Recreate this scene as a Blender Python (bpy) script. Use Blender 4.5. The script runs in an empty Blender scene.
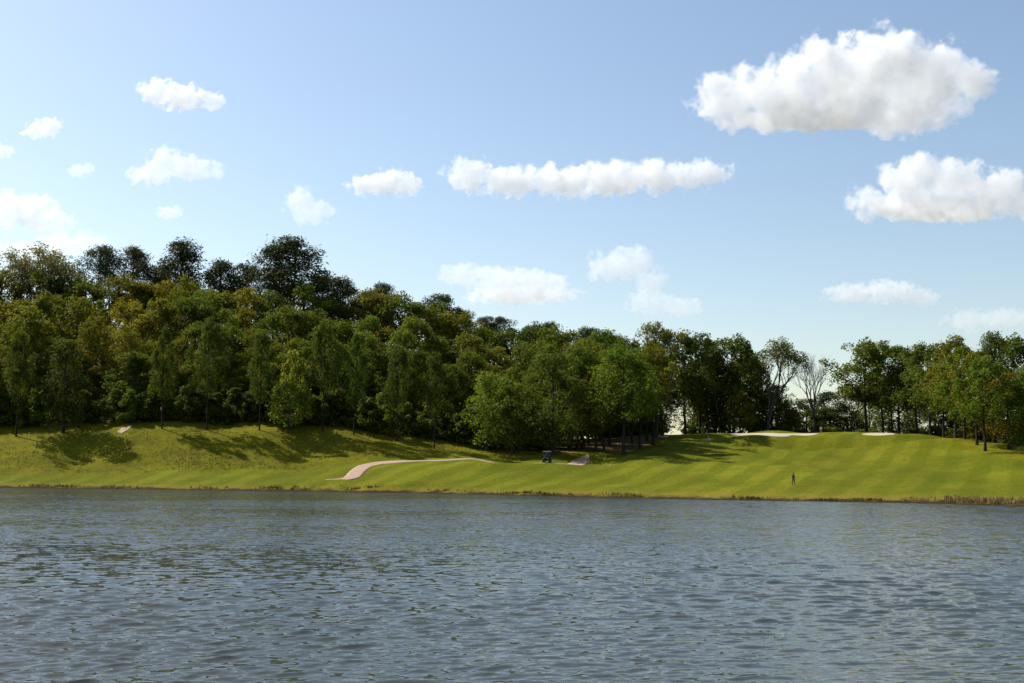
import bpy, bmesh, math, random
import numpy as np
from mathutils import Vector, Matrix

R = math.radians
scene = bpy.context.scene
COL = scene.collection

# ------------------------------------------------------------------ camera
W, H, F = 1024, 683, 1098.0
EYE = 4.0
PITCH, ROLL = R(6.47), R(0.40)
fwd = np.array([0, math.cos(PITCH), math.sin(PITCH)])
up0 = np.array([0, -math.sin(PITCH), math.cos(PITCH)])
rt0 = np.array([1.0, 0, 0])
rgt = rt0 * math.cos(ROLL) + up0 * math.sin(ROLL)
upv = up0 * math.cos(ROLL) - rt0 * math.sin(ROLL)

def ray(px, py):
    d = fwd + (px - 512) / F * rgt - (py - 341.5) / F * upv
    return d / d[1]

def at(px, py, D):
    d = ray(px, py)
    return np.array([d[0] * D, D, EYE + d[2] * D])

cam = bpy.data.cameras.new('camera')
cam.sensor_width = 36.0
cam.lens = F / W * 36.0
cam.clip_start = 0.5
cam.clip_end = 12000
cam_o = bpy.data.objects.new('camera', cam)
COL.objects.link(cam_o)
M = Matrix(((rgt[0], upv[0], -fwd[0], 0), (rgt[1], upv[1], -fwd[1], 0), (rgt[2], upv[2], -fwd[2], EYE), (0, 0, 0, 1)))
cam_o.matrix_world = M
scene.camera = cam_o

# ------------------------------------------------------------------ tagging helpers
def tag(o, label=None, cat=None, group=None, kind=None):
    if label: o['label'] = label
    if cat: o['category'] = cat
    if group: o['group'] = group
    if kind: o['kind'] = kind
    return o

def mesh_np(name, V, Fq):
    """V (n,3); Fq (m,k) all faces with k corners"""
    me = bpy.data.meshes.new(name)
    V = np.asarray(V, dtype=np.float32); Fq = np.asarray(Fq, dtype=np.int32)
    m, k = Fq.shape
    me.vertices.add(len(V)); me.vertices.foreach_set('co', V.ravel())
    me.loops.add(m * k); me.loops.foreach_set('vertex_index', Fq.ravel())
    me.polygons.add(m)
    me.polygons.foreach_set('loop_start', np.arange(0, m * k, k, dtype=np.int32))
    me.update(calc_edges=True)
    me.validate()
    return me

def link(name, me, mat=None, parent=None, smooth=False):
    o = bpy.data.objects.new(name, me)
    COL.objects.link(o)
    if mat and len(me.materials) == 0: me.materials.append(mat)
    if parent: o.parent = parent
    if smooth: me.polygons.foreach_set('use_smooth', [True] * len(me.polygons))
    return o

def empty(name, loc=(0, 0, 0), rz=0.0):
    o = bpy.data.objects.new(name, None)
    COL.objects.link(o)
    o.empty_display_size = 0.5
    o.location = loc; o.rotation_euler = (0, 0, rz)
    return o

# ------------------------------------------------------------------ node helpers
def new_mat(name):
    m = bpy.data.materials.new(name); m.use_nodes = True
    nt = m.node_tree; nt.nodes.clear()
    out = nt.nodes.new('ShaderNodeOutputMaterial')
    return m, nt, out

def nd(nt, t, **kw):
    n = nt.nodes.new(t)
    for k, v in kw.items():
        if k == 'inp':
            for i, val in v.items():
                s = n.inputs[i]
                if isinstance(val, bpy.types.NodeSocket): nt.links.new(val, s)
                else: s.default_value = val
        else: setattr(n, k, v)
    return n

def math_n(nt, op, a, b=None, clamp=False):
    n = nt.nodes.new('ShaderNodeMath'); n.operation = op; n.use_clamp = clamp
    for i, v in enumerate((a, b)):
        if v is None: continue
        if isinstance(v, bpy.types.NodeSocket): nt.links.new(v, n.inputs[i])
        else: n.inputs[i].default_value = v
    return n.outputs[0]

def mixc(nt, fac, a, b, mode='MIX'):
    n = nt.nodes.new('ShaderNodeMix'); n.data_type = 'RGBA'; n.blend_type = mode
    for i, v in ((0, fac), (6, a), (7, b)):
        if isinstance(v, bpy.types.NodeSocket): nt.links.new(v, n.inputs[i])
        else: n.inputs[i].default_value = v if i == 0 else (*v, 1.0) if len(v) == 3 else v
    return n.outputs[2]

def noise(nt, vec, scale, detail=3.0, rough=0.55, out=0):
    n = nd(nt, 'ShaderNodeTexNoise', inp={'Scale': scale, 'Detail': detail, 'Roughness': rough})
    if vec is not None: nt.links.new(vec, n.inputs['Vector'])
    return n.outputs[out]

def ramp(nt, fac, lo, hi, a=0.0, b=1.0):
    n = nd(nt, 'ShaderNodeMapRange', inp={'From Min': lo, 'From Max': hi, 'To Min': a, 'To Max': b})
    n.interpolation_type = 'SMOOTHSTEP'
    nt.links.new(fac, n.inputs['Value'])
    return n.outputs['Result']

def simple(name, col, rough=0.6, metal=0.0, var=0.12, scale=8.0, spec=0.5):
    m, nt, out = new_mat(name)
    tc = nd(nt, 'ShaderNodeTexCoord')
    n = noise(nt, tc.outputs['Object'], scale)
    c = mixc(nt, n, tuple(v * (1 - var) for v in col), tuple(min(1, v * (1 + var)) for v in col))
    p = nd(nt, 'ShaderNodeBsdfPrincipled', inp={'Base Color': c, 'Roughness': rough, 'Metallic': metal, 'Specular IOR Level': spec})
    nt.links.new(p.outputs[0], out.inputs[0])
    return m

# ------------------------------------------------------------------ terrain
def zrow(px, row, D): return float(at(px, row, D)[2])
def ush(px, row=470): return float(ray(px, row)[0])
def dshore(px, row): return float(-EYE / ray(px, row)[2])

# per image column: waterline row, then (distance, row) then (distance, height)
COLS = [
 (-170, 486.0, [(183, 471), (199, 438)], [(236, 21), (270, 25), (300, 37), (360, 38)]),
 (0,    488.0, [(183, 471.5), (190, 457), (199, 436)], [(236, 21), (270, 25), (300, 37), (360, 38)]),
 (100,  489.0, [(183, 471.5), (190, 454), (199, 429)], [(236, 20.5), (270, 24.5), (300, 37), (360, 38)]),
 (200,  490.2, [(182, 472.5), (190, 452), (199, 427)], [(236, 20), (270, 23.5), (300, 36), (360, 37)]),
 (300,  491.3, [(178, 475.5), (190, 454), (200, 430)], [(236, 19), (270, 21.5), (300, 33), (360, 33)]),
 (345,  492.0, [(170, 479), (180, 468), (190, 453), (200, 433)], [(236, 17.5), (270, 20.5), (300, 31), (360, 31)]),
 (400,  493.0, [(163, 482), (180, 463.5), (186, 461), (201, 438)], [(236, 15.5), (270, 18.5), (300, 28), (360, 28)]),
 (470,  494.5, [(160, 483.5), (180, 463), (186, 459.5), (203, 446)], [(236, 13), (270, 15.5), (300, 24), (360, 23)]),
 (540,  496.2, [(160, 482.5), (178, 465.5), (186, 462.5), (200, 452)], [(236, 10), (270, 12), (300, 17), (360, 15)]),
 (580,  497.2, [(160, 481), (178, 466.5), (188, 460), (205, 449)], [(240, 9.5), (285, 11.5), (360, 9)]),
 (625,  498.2, [(163, 479), (184, 463), (194, 457), (212, 447)], [(240, 10.6), (285, 11.2), (360, 8)]),
 (665,  499.0, [(163, 479), (186, 461), (212, 447), (240, 435.5)], [(285, 11.0), (360, 7)]),
 (720,  500.0, [(160, 480), (188, 462), (214, 446), (240, 432.5)], [(285, 10.8), (360, 6)]),
 (800,  501.2, [(158, 481), (188, 462), (214, 445), (240, 431.5)], [(285, 10.6), (360, 6)]),
 (880,  502.6, [(154, 483), (184, 462), (212, 444), (237, 432)], [(285, 10.0), (360, 6)]),
 (930,  503.6, [(150, 485), (178, 463), (205, 445), (228, 435.5)], [(285, 9.5), (360, 6)]),
 (980,  505.2, [(146, 488), (168, 467), (190, 451), (208, 444)], [(285, 9.2), (360, 6)]),
 (1024, 506.8, [(142, 491), (160, 470), (178, 455), (200, 447)], [(285, 9), (360, 6)]),
 (1200, 511.0, [(132, 497), (150, 474), (170, 460)], [(240, 8), (360, 6)]),
]
CU = np.array([ush(c[0]) for c in COLS])
DG = np.arange(90, 420.01, 1.0)
prof = []
for px, sr, rows, zs in COLS:
    d0 = dshore(px, sr)
    pts = [(d0 - 12, -2.0), (d0, 0.0), (d0 + 0.9, 0.45)] + [(D, zrow(px, r, D)) for D, r in rows] + zs + [(420, 6.0)]
    pts = [(60, -2.0)] + pts
    a = np.array(pts)
    prof.append(np.interp(DG, a[:, 0], a[:, 1]))
prof = np.array(prof)
SH = np.array([dshore(c[0], c[1]) for c in COLS])
UG = np.linspace(CU[0], CU[-1], 400)
TZ = np.array([np.interp(UG, CU, prof[:, j]) for j in range(len(DG))]).T     # (u, D)
def blur(A, ax, n):
    k = np.hanning(2 * n + 3)[1:-1]; k /= k.sum()
    P = np.pad(A, [(n, n) if i == ax else (0, 0) for i in range(2)], mode='edge')
    return np.apply_along_axis(lambda v: np.convolve(v, k, 'valid'), ax, P)
raw = TZ.copy()
TZ = blur(blur(TZ, 0, 7), 1, 5)
shU = np.interp(UG, CU, SH)
wgt = np.clip((DG[None, :] - shU[:, None] - 3) / 8.0, 0, 1)                   # keep the waterline crisp
rawu = blur(raw, 0, 7)
TZ = rawu * (1 - wgt) + TZ * wgt

BUMPS = [  # px, row-distance, height, radius x, radius y : gentle mounds and hollows of the fairway
 (775, 221, 0.4, 10, 3.5), (850, 222, 1.0, 11, 3.5), (800, 214, -0.6, 12, 4), (905, 217, 1.2, 9, 3.5), (945, 206, 1.2, 7, 4),
 (840, 212, -0.8, 12, 3.5), (720, 222, 0.6, 8, 6), (690, 205, 0.35, 9, 6), (760, 246, 0.5, 7, 3), (885, 243, 0.6, 6, 3),
 (492, 178.5, 0.30, 7, 2.2), (518, 178, 0.34, 7, 2.2), (543, 177, 0.26, 5, 2), (455, 176, 0.35, 9, 4), (215, 190, 0.5, 5, 5), (275, 196, 0.4, 4, 6), (130, 194, 0.4, 5, 5),
 (40, 190, 0.45, 6, 5), (620, 176, 0.2, 9, 5), (990, 168, 0.6, 7, 5),
]
BP = [(ush(p) * D, D, h, rx, ry) for p, D, h, rx, ry in BUMPS]
_rs = np.random.RandomState(4)
ROLLS = [(_rs.uniform(0, 2 * math.pi), _rs.uniform(0.10, 0.55), _rs.uniform(0, 6.28)) for _ in range(14)]

def ground_z(x, y):
    x = np.asarray(x, float); y = np.asarray(y, float)
    yy = np.clip(y, 90, 419.99)
    u = np.clip(x / yy, UG[0], UG[-1] - 1e-9)
    fu = (u - UG[0]) / (UG[1] - UG[0]); iu = np.clip(fu.astype(int), 0, len(UG) - 2); fu = fu - iu
    fd = yy - 90; idd = np.clip(fd.astype(int), 0, len(DG) - 2); fd = fd - idd
    z = (TZ[iu, idd] * (1 - fu) * (1 - fd) + TZ[iu + 1, idd] * fu * (1 - fd) + TZ[iu, idd + 1] * (1 - fu) * fd + TZ[iu + 1, idd + 1] * fu * fd)
    b = np.zeros_like(z)
    for bx, by, h, rx, ry in BP:
        b += h * np.exp(-((x - bx) / rx) ** 2 - ((y - by) / ry) ** 2)
    r = np.zeros_like(z)
    for a, k, ph in ROLLS:
        r += 0.035 * np.sin(k * (x * math.cos(a) + y * math.sin(a)) + ph) / (0.4 + k)
    land = np.clip(z / 1.5, 0, 1)
    z = z + (b + r * 1.6) * land
    # the near bank under the camera
    near = np.clip((12 - y) / 10, 0, 1)
    z = np.where(y < 60, -2.0 + 4.4 * near * near * (3 - 2 * near), z)
    return z

def gz(x, y): return float(ground_z(np.array([x]), np.array([y]))[0])
def on_ground(px, D):
    x = ush(px) * D
    return x, D, gz(x, D)
def hit(px, py, d0=115, d1=330):
    """where the sight line through a picture point meets the ground"""
    d = ray(px, py)
    D = np.arange(d0, d1, 0.05)
    g = ground_z(d[0] * D, D); l = EYE + d[2] * D
    k = np.argmax(g >= l)
    return d[0] * D[k], D[k], g[k]

def lines(lo, hi, step, far):
    c = list(np.arange(lo, hi + 1e-6, step)); s = step; a = hi
    while a < far: s *= 1.25; a += s; c.append(a)
    s = step; a = lo
    while a > -far: s *= 1.25; a -= s; c.insert(0, a)
    return np.array(c)
gx = lines(-112, 118, 0.8, 4500); gy = lines(112, 262, 0.8, 4500)
X, Y = np.meshgrid(gx, gy)
Z = ground_z(X.ravel(), Y.ravel())
V = np.stack([X.ravel(), Y.ravel(), Z], 1)
nx, ny = len(gx), len(gy)
ii, jj = np.meshgrid(np.arange(nx - 1), np.arange(ny - 1))
q = (jj * nx + ii).ravel()
ground_me = mesh_np('ground', V, np.stack([q, q + 1, q + nx + 1, q + nx], 1))

# woods edge distance per column (behind it the ground is leaf litter)
EDGE_PX = np.array([-200, 0, 100, 200, 300, 345, 400, 470, 520, 560, 600, 640, 665, 690, 720, 800, 870, 930, 960, 985, 1024, 1200])
EDGE_D  = np.array([202, 202, 202, 202, 202, 202, 203, 202, 200, 192, 193, 206, 226, 244, 250, 256, 254, 240, 222, 206, 198, 185])
EDGE_U = np.array([ush(p) for p in EDGE_PX])
def edge(x, y): return np.interp(x / np.maximum(y, 60), EDGE_U, EDGE_D)
ed = edge(V[:, 0], V[:, 1])
rs0 = np.random.RandomState(1)
wob = 1.5 * np.sin(V[:, 0] * 0.35) + 1.2 * np.sin(V[:, 0] * 0.9 + V[:, 1] * 0.4)
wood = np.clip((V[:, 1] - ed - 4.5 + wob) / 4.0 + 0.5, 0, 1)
uu = V[:, 0] / np.maximum(V[:, 1], 60)
# rough: the unmown left bank; its lower limit runs along the bank foot
FOOT_U = np.array([ush(p) for p in (-200, 0, 100, 200, 300, 345, 400, 470, 540, 600, 900, 960, 1024, 1200)])
FOOT_D = np.array([183, 183, 182, 182, 181, 182, 190, 192, 192, 196, 300, 196, 168, 150])
fd_ = np.interp(uu, FOOT_U, FOOT_D)
roughz = np.clip((V[:, 1] - fd_ + wob) / 4.0 + 0.5, 0, 1)
zone = np.stack([wood, roughz, np.zeros_like(wood), np.ones_like(wood)], 1).astype(np.float32)
at_ = ground_me.attributes.new('zone', 'FLOAT_COLOR', 'POINT')
at_.data.foreach_set('color', zone.ravel())

def ground_material():
    m, nt, out = new_mat('turf')
    tc = nd(nt, 'ShaderNodeTexCoord'); P = tc.outputs['Object']
    za = nd(nt, 'ShaderNodeAttribute', attribute_name='zone')
    sep = nd(nt, 'ShaderNodeSeparateColor', inp={0: za.outputs['Color']})
    woods, rough = sep.outputs[0], sep.outputs[1]
    xyz = nd(nt, 'ShaderNodeSeparateXYZ', inp={0: P})
    # mown stripes
    s = math_n(nt, 'ADD', math_n(nt, 'MULTIPLY', xyz.outputs[0], 0.87), math_n(nt, 'MULTIPLY', xyz.outputs[1], -0.42))
    wobn = noise(nt, P, 0.05, 2)
    s = math_n(nt, 'ADD', s, math_n(nt, 'MULTIPLY', wobn, 3.0))
    st = math_n(nt, 'SINE', math_n(nt, 'MULTIPLY', s, 2 * math.pi / 5.2))
    st = ramp(nt, st, -0.5, 0.5)
    big = ramp(nt, noise(nt, P, 0.045, 4, 0.6), 0.32, 0.68)
    mid = ramp(nt, noise(nt, P, 0.22, 4, 0.6), 0.3, 0.7)
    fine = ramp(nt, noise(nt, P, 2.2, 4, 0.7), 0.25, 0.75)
    mp = nd(nt, 'ShaderNodeMapping', inp={'Vector': P, 'Scale': (0.25, 1.0, 1.0)})
    streak = ramp(nt, noise(nt, mp.outputs[0], 0.3, 4, 0.65), 0.3, 0.7)
    a = mixc(nt, st, FAIR_A, FAIR_B)
    a = mixc(nt, math_n(nt, 'MULTIPLY', big, 0.7), a, FAIR_C)
    a = mixc(nt, math_n(nt, 'MULTIPLY', ramp(nt, noise(nt, nd(nt, 'ShaderNodeMapping', inp={'Vector': P, 'Scale': (0.5, 1.3, 1)}).outputs[0], 0.16, 6, 0.8), 0.48, 0.66), 0.45), a, (0.078, 0.088, 0.005))
    a = mixc(nt, math_n(nt, 'MULTIPLY', streak, 0.35), a, FAIR_D)
    a = mixc(nt, math_n(nt, 'MULTIPLY', ramp(nt, noise(nt, P, 0.5, 5, 0.75), 0.5, 0.7), 0.35), a, (0.060, 0.080, 0.004))
    a = mixc(nt, math_n(nt, 'MULTIPLY', ramp(nt, noise(nt, P, 0.07, 5, 0.75), 0.58, 0.7), 0.5), a, (0.175, 0.115, 0.012))
    # rough of the bank
    b = mixc(nt, streak, ROUGH_A, ROUGH_B)
    b = mixc(nt, math_n(nt, 'MULTIPLY', mid, 0.45), b, ROUGH_C)
    b = mixc(nt, math_n(nt, 'MULTIPLY', ramp(nt, noise(nt, P, 0.13, 5, 0.7), 0.55, 0.72), 0.8), b, ROUGH_D)
    b = mixc(nt, math_n(nt, 'MULTIPLY', ramp(nt, noise(nt, P, 0.9, 4, 0.7), 0.5, 0.68), 0.4), b, ROUGH_E)
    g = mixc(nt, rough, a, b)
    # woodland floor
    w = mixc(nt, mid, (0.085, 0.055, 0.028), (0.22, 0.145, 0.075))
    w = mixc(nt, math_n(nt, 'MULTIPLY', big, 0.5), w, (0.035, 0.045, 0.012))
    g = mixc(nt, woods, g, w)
    # fine blades
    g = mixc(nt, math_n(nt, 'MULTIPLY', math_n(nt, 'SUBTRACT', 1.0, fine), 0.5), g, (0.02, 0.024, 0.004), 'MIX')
    # dry straw just above the waterline, then a wet muddy band, also painted shade of the bank edge
    zz = math_n(nt, 'ADD', xyz.outputs[2], math_n(nt, 'MULTIPLY', math_n(nt, 'SUBTRACT', noise(nt, P, 0.35, 5, 0.75), 0.5), 1.1))
    straw = ramp(nt, zz, 0.45, 1.0, 1.0, 0.0)
    g = mixc(nt, math_n(nt, 'MULTIPLY', straw, 0.42), g, mixc(nt, fine, (0.15, 0.085, 0.018), (0.20, 0.14, 0.03)))
    mud_shade = ramp(nt, zz, 0.12, 0.45, 1.0, 0.0)
    g = mixc(nt, mud_shade, g, (0.030, 0.022, 0.012))
    bmp = nd(nt, 'ShaderNodeBump', inp={'Strength': 0.6, 'Distance': 0.12, 'Height': noise(nt, P, 1.6, 5, 0.7)})
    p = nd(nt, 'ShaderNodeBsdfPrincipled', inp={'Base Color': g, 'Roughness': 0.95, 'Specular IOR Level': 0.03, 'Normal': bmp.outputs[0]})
    nt.links.new(p.outputs[0], out.inputs[0])
    return m
FAIR_A = (0.110, 0.132, 0.005); FAIR_B = (0.168, 0.176, 0.010); FAIR_C = (0.060, 0.084, 0.003); FAIR_D = (0.150, 0.118, 0.007)
ROUGH_A = (0.125, 0.126, 0.004); ROUGH_B = (0.185, 0.165, 0.006); ROUGH_C = (0.060, 0.056, 0.006); ROUGH_D = (0.125, 0.070, 0.020); ROUGH_E = (0.034, 0.038, 0.006)
ground = link('ground', ground_me, ground_material(), smooth=True)
tag(ground, 'mown golf course fairway and grassy bank beside the lake', 'ground', kind='structure')

# ------------------------------------------------------------------ lake
def water_material():
    m, nt, out = new_mat('lake_water')
    geo = nd(nt, 'ShaderNodeNewGeometry'); P = geo.outputs['Position']
    y = nd(nt, 'ShaderNodeSeparateXYZ', inp={0: P}).outputs[1]
    far = ramp(nt, y, 28, 66)                      # the relief of the mesh dies away as the ripples of the material take over
    def layer(scale, sx, sy, amp, detail, rot):
        mp = nd(nt, 'ShaderNodeMapping', inp={'Vector': P, 'Scale': (sx, sy, 1), 'Rotation': (0, 0, rot)})
        n = nd(nt, 'ShaderNodeTexNoise', inp={'Scale': scale, 'Detail': detail, 'Roughness': 0.55, 'Distortion': 0.4})
        nt.links.new(mp.outputs[0], n.inputs['Vector'])
        v = nd(nt, 'ShaderNodeVectorMath', operation='SUBTRACT', inp={0: n.outputs['Color'], 1: (0.5, 0.5, 0.5)})
        v2 = nd(nt, 'ShaderNodeVectorMath', operation='MULTIPLY', inp={0: v.outputs[0], 1: amp})
        return v2.outputs[0]
    gust = ramp(nt, noise(nt, nd(nt, 'ShaderNodeMapping', inp={'Vector': P, 'Scale': (0.35, 1, 1)}).outputs[0], 0.06, 3), 0.32, 0.68, 0.55, 1.2)
    a = layer(1.3, 0.45, 1.0, (0.25, 0.55, 0), 2, 0.10)
    b = layer(4.0, 0.55, 1.0, (0.35, 1.0, 0), 3, -0.15)
    c = layer(8.0, 0.6, 1.0, (0.25, 0.4, 0), 2, 0.3)
    s = nd(nt, 'ShaderNodeVectorMath', operation='ADD', inp={0: a, 1: b})
    s = nd(nt, 'ShaderNodeVectorMath', operation='ADD', inp={0: s.outputs[0], 1: (0, -0.11, 0)})
    s = nd(nt, 'ShaderNodeVectorMath', operation='SCALE', inp={0: s.outputs[0], 'Scale': math_n(nt, 'MULTIPLY', far, gust)})
    c2 = nd(nt, 'ShaderNodeVectorMath', operation='SCALE', inp={0: c, 'Scale': math_n(nt, 'ADD', 0.45, math_n(nt, 'MULTIPLY', far, 0.55))})
    s = nd(nt, 'ShaderNodeVectorMath', operation='ADD', inp={0: s.outputs[0], 1: c2.outputs[0]})
    n = nd(nt, 'ShaderNodeVectorMath', operation='ADD', inp={0: s.outputs[0], 1: geo.outputs['Normal']})
    n = nd(nt, 'ShaderNodeVectorMath', operation='NORMALIZE', inp={0: n.outputs[0]})
    p = nd(nt, 'ShaderNodeBsdfPrincipled', inp={'Base Color': WATER_COL, 'Roughness': 0.05, 'IOR': 1.333, 'Normal': n.outputs[0]})
    nt.links.new(p.outputs[0], out.inputs[0])
    return m
WATER_COL = (0.040, 0.047, 0.040, 1)
wr = np.random.RandomState(12)
yy = [3.0, 8.0, 12.0]
while yy[-1] < 76: yy.append(yy[-1] + max(0.045, yy[-1] ** 2 / (EYE * F) * 0.36))
yy = np.array(yy + [90, 120, 160, 260])
uw = np.concatenate([[-60, -12, -3, -1.4], np.linspace(-0.95, 0.95, 1150), [1.4, 3, 12, 60]])
YW, UW = np.meshgrid(yy, uw, indexing='ij')
XW = UW * np.maximum(YW, 12) + 0.0
ZW = np.zeros_like(XW); DX = np.zeros_like(XW); DY = np.zeros_like(XW)
dyy = np.gradient(yy)[:, None]
NW = 54
for i in range(NW):
    lam = 0.19 * (1.25 / 0.19) ** (i / (NW - 1)) * wr.uniform(0.9, 1.1)
    k = 2 * math.pi / lam; ang = -math.pi / 2 + wr.normal() * 0.30 + 0.12
    ph = wr.uniform(0, 6.28); slope = 0.044 * (1.0 if lam < 0.7 else 0.8)
    amp = slope / k * np.clip((lam / dyy - 2.2) / 2.0, 0, 1)
    kx, ky = math.cos(ang), math.sin(ang)
    a = k * (XW * kx + YW * ky) + ph
    ZW += amp * np.cos(a); DX -= 0.75 * amp * kx * np.sin(a); DY -= 0.75 * amp * ky * np.sin(a)
gustm = 0.85 + 0.35 * np.sin(XW * 0.11 + 0.6 * np.sin(YW * 0.09)) * np.sin(YW * 0.16 + XW * 0.05 + 1.0)
fade = np.clip((72 - YW) / 30, 0, 1) * np.clip((YW - 12) / 2, 0, 1) * np.clip((0.95 - np.abs(UW)) / 0.12, 0, 1) * gustm
ZW *= fade; DX *= fade; DY *= fade
VW = np.stack([(XW + DX).ravel(), (YW + DY).ravel(), ZW.ravel()], 1)
nu = len(uw); ii, jj = np.meshgrid(np.arange(nu - 1), np.arange(len(yy) - 1)); q = (jj * nu + ii).ravel()
lake = link('lake', mesh_np('lake', VW, np.stack([q, q + 1, q + nu + 1, q + nu], 1)), water_material(), smooth=True)
tag(lake, 'wide rippled blue-grey lake filling the lower part of the view', 'lake', kind='structure')

# ------------------------------------------------------------------ paths and bunkers
def strip(name, pts, widths, mat, lift=0.05, n=160):
    P = np.array(pts)[:, :2]
    s = np.r_[0, np.cumsum(np.hypot(*np.diff(P, axis=0).T))]
    t = np.linspace(0, s[-1], n)
    c = np.stack([np.interp(t, s, P[:, i]) for i in range(2)], 1)
    for _ in range(3):
        k = np.hanning(13)[1:-1]; k /= k.sum()
        c = np.stack([np.convolve(np.pad(c[:, i], 5, mode='edge'), k, 'valid') for i in range(2)], 1)
    d = np.gradient(c, axis=0); d /= np.linalg.norm(d, axis=1)[:, None]
    nrm = np.stack([-d[:, 1], d[:, 0]], 1)
    k = 7
    V, Fq = [], []
    wv = np.interp(c[:, 0] , widths[0], widths[1])[:, None]
    for j in range(k):
        q = c + nrm * (j / (k - 1) - 0.5) * wv
        V.append(np.c_[q, ground_z(q[:, 0], q[:, 1]) + lift])
    V = np.array(V).transpose(1, 0, 2).reshape(-1, 3)
    for i in range(n - 1):
        for j in range(k - 1):
            a = i * k + j
            Fq.append((a, a + 1, a + k + 1, a + k))
    # kerb edge going into the ground
    base = len(V); low = V.copy(); low[:, 2] -= 0.3; V = np.r_[V, low]
    for i in range(n - 1):
        for j, fl in ((0, 1), (k - 1, 0)):
            a, b = i * k + j, (i + 1) * k + j
            Fq.append((a, b, b + base, a + base) if fl else (b, a, a + base, b + base))
    return link(name, mesh_np(name, V, Fq), mat, smooth=True)
path_mat = simple('pink_concrete', (0.29, 0.185, 0.125), 0.85, var=0.18, scale=0.6)
pix = [(324, 479.9), (332, 479.6), (341, 479.2), (352, 477.8), (357, 472), (366, 466), (378, 463.4), (395, 462.2), (420, 461.2), (450, 460.3), (478, 459.6)]
pp = [hit(*p) for p in pix] + [on_ground(510, 183), on_ground(540, 182), on_ground(560, 180), hit(573, 464.8), on_ground(582, 188), on_ground(589, 194)]
pp = [(float(a), float(b), float(c)) for a, b, c in pp]
WPX = [(328, 165, 0.2), (339, 167, 0.8), (345, 168, 2.5), (385, 178, 2.5), (415, 181, 1.1), (545, 180, 1.1), (562, 180, 2.7), (582, 188, 2.6), (588, 193, 0.5)]
path = strip('path', pp, ([ush(a) * b for a, b, _ in WPX], [q[2] for q in WPX]), path_mat, n=420)
tag(path, 'pale pink paved cart path winding along the foot of the wooded bank', 'path', kind='structure')

def patch(name, px0, px1, D0, D1, mat, lift, seed, label, cat):
    rs = np.random.RandomState(seed)
    xa, xb = ush(px0) * (D0 + D1) / 2, ush(px1) * (D0 + D1) / 2
    cx, cy, rx, ry = (xa + xb) / 2, (D0 + D1) / 2, (xb - xa) / 2, (D1 - D0) / 2
    n, k = 64, 10
    th = np.linspace(0, 2 * math.pi, n, endpoint=False)
    r = 1 + 0.10 * np.sin(2 * th + rs.uniform(0, 6)) + 0.08 * np.sin(3 * th + rs.uniform(0, 6)) + 0.05 * np.sin(5 * th + rs.uniform(0, 6))
    V = [(cx, cy, gz(cx, cy) + lift)]; Fq = []
    for j in range(1, k + 2):
        f = min(j, k) / k
        x = cx + rx * r * np.cos(th) * f; y = cy + ry * r * np.sin(th) * f
        z = ground_z(x, y) + (lift if j <= k else -0.3)
        V += list(zip(x, y, z))
    for j in range(1, k + 1):
        for i in range(n):
            a = 1 + (j - 1) * n + i; b = 1 + (j - 1) * n + (i + 1) % n
            Fq.append((a, a + n, b + n, b))
    me = bpy.data.meshes.new(name)
    me.from_pydata([tuple(map(float, v)) for v in V], [], [tuple(f) for f in Fq] + [(0, 1 + i, 1 + (i + 1) % n) for i in range(n)])
    me.update()
    o = link(name, me, mat, smooth=True)
    return tag(o, label, cat, kind='structure')
sand = simple('bunker_sand', (0.37, 0.32, 0.21), 0.95, var=0.08, scale=1.5)
clay = simple('bare_clay', (0.34, 0.235, 0.15), 0.95, var=0.25, scale=0.8)
patch('sand_bunker', 732, 792, 230.5, 239.5, sand, 0.05, 3, 'long white sand bunker on the crest of the fairway', 'sand bunker')
patch('sand_bunker', 784, 819, 233, 238.5, sand, 0.06, 5, 'narrow pale sand bunker tapering right of the long white one', 'sand bunker')
patch('sand_bunker', 864, 899, 228.5, 235, sand, 0.05, 8, 'small white sand bunker standing alone on the right of the crest', 'sand bunker')
patch('bare_ground', 98, 112, 204, 207.5, clay, 0.05, 9, 'patch of bare pale clay at the top of the left bank', 'bare ground')
patch('bare_ground', 118, 127, 197, 201, clay, 0.05, 12, 'small reddish patch of bare soil below the top of the left bank', 'bare ground')
patch('bare_ground', 657, 668, 233, 238, clay, 0.05, 14, 'pale trodden ground under the trees at the left of the crest', 'bare ground')

# ------------------------------------------------------------------ trees
def leaf_material(name, trans=0.25):
    m, nt, out = new_mat(name)
    oi = nd(nt, 'ShaderNodeObjectInfo'); geo = nd(nt, 'ShaderNodeNewGeometry')
    tc = nd(nt, 'ShaderNodeTexCoord')
    r = geo.outputs['Random Per Island']
    cl = noise(nt, tc.outputs['Object'], 0.28, 2)
    v = math_n(nt, 'ADD', math_n(nt, 'MULTIPLY', r, 0.5), math_n(nt, 'MULTIPLY', cl, 0.8))
    v = math_n(nt, 'ADD', v, 0.28)
    c = nd(nt, 'ShaderNodeVectorMath', operation='SCALE', inp={0: oi.outputs['Color'], 'Scale': v}).outputs[0]
    r2 = math_n(nt, 'FRACT', math_n(nt, 'MULTIPLY', r, 17.3))
    c = mixc(nt, math_n(nt, 'MULTIPLY', r2, 0.35), c, mixc(nt, 1.0, c, (1.15, 1.02, 0.7), 'MULTIPLY'))
    p = nd(nt, 'ShaderNodeBsdfPrincipled', inp={'Base Color': c, 'Roughness': 0.7, 'Specular IOR Level': 0.08})
    t = nd(nt, 'ShaderNodeBsdfTranslucent', inp={0: mixc(nt, 1.0, c, (1.15, 1.1, 0.55), 'MULTIPLY')})
    mx = nd(nt, 'ShaderNodeMixShader', inp={0: trans, 1: p.outputs[0], 2: t.outputs[0]})
    nt.links.new(mx.outputs[0], out.inputs[0])
    return m
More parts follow.
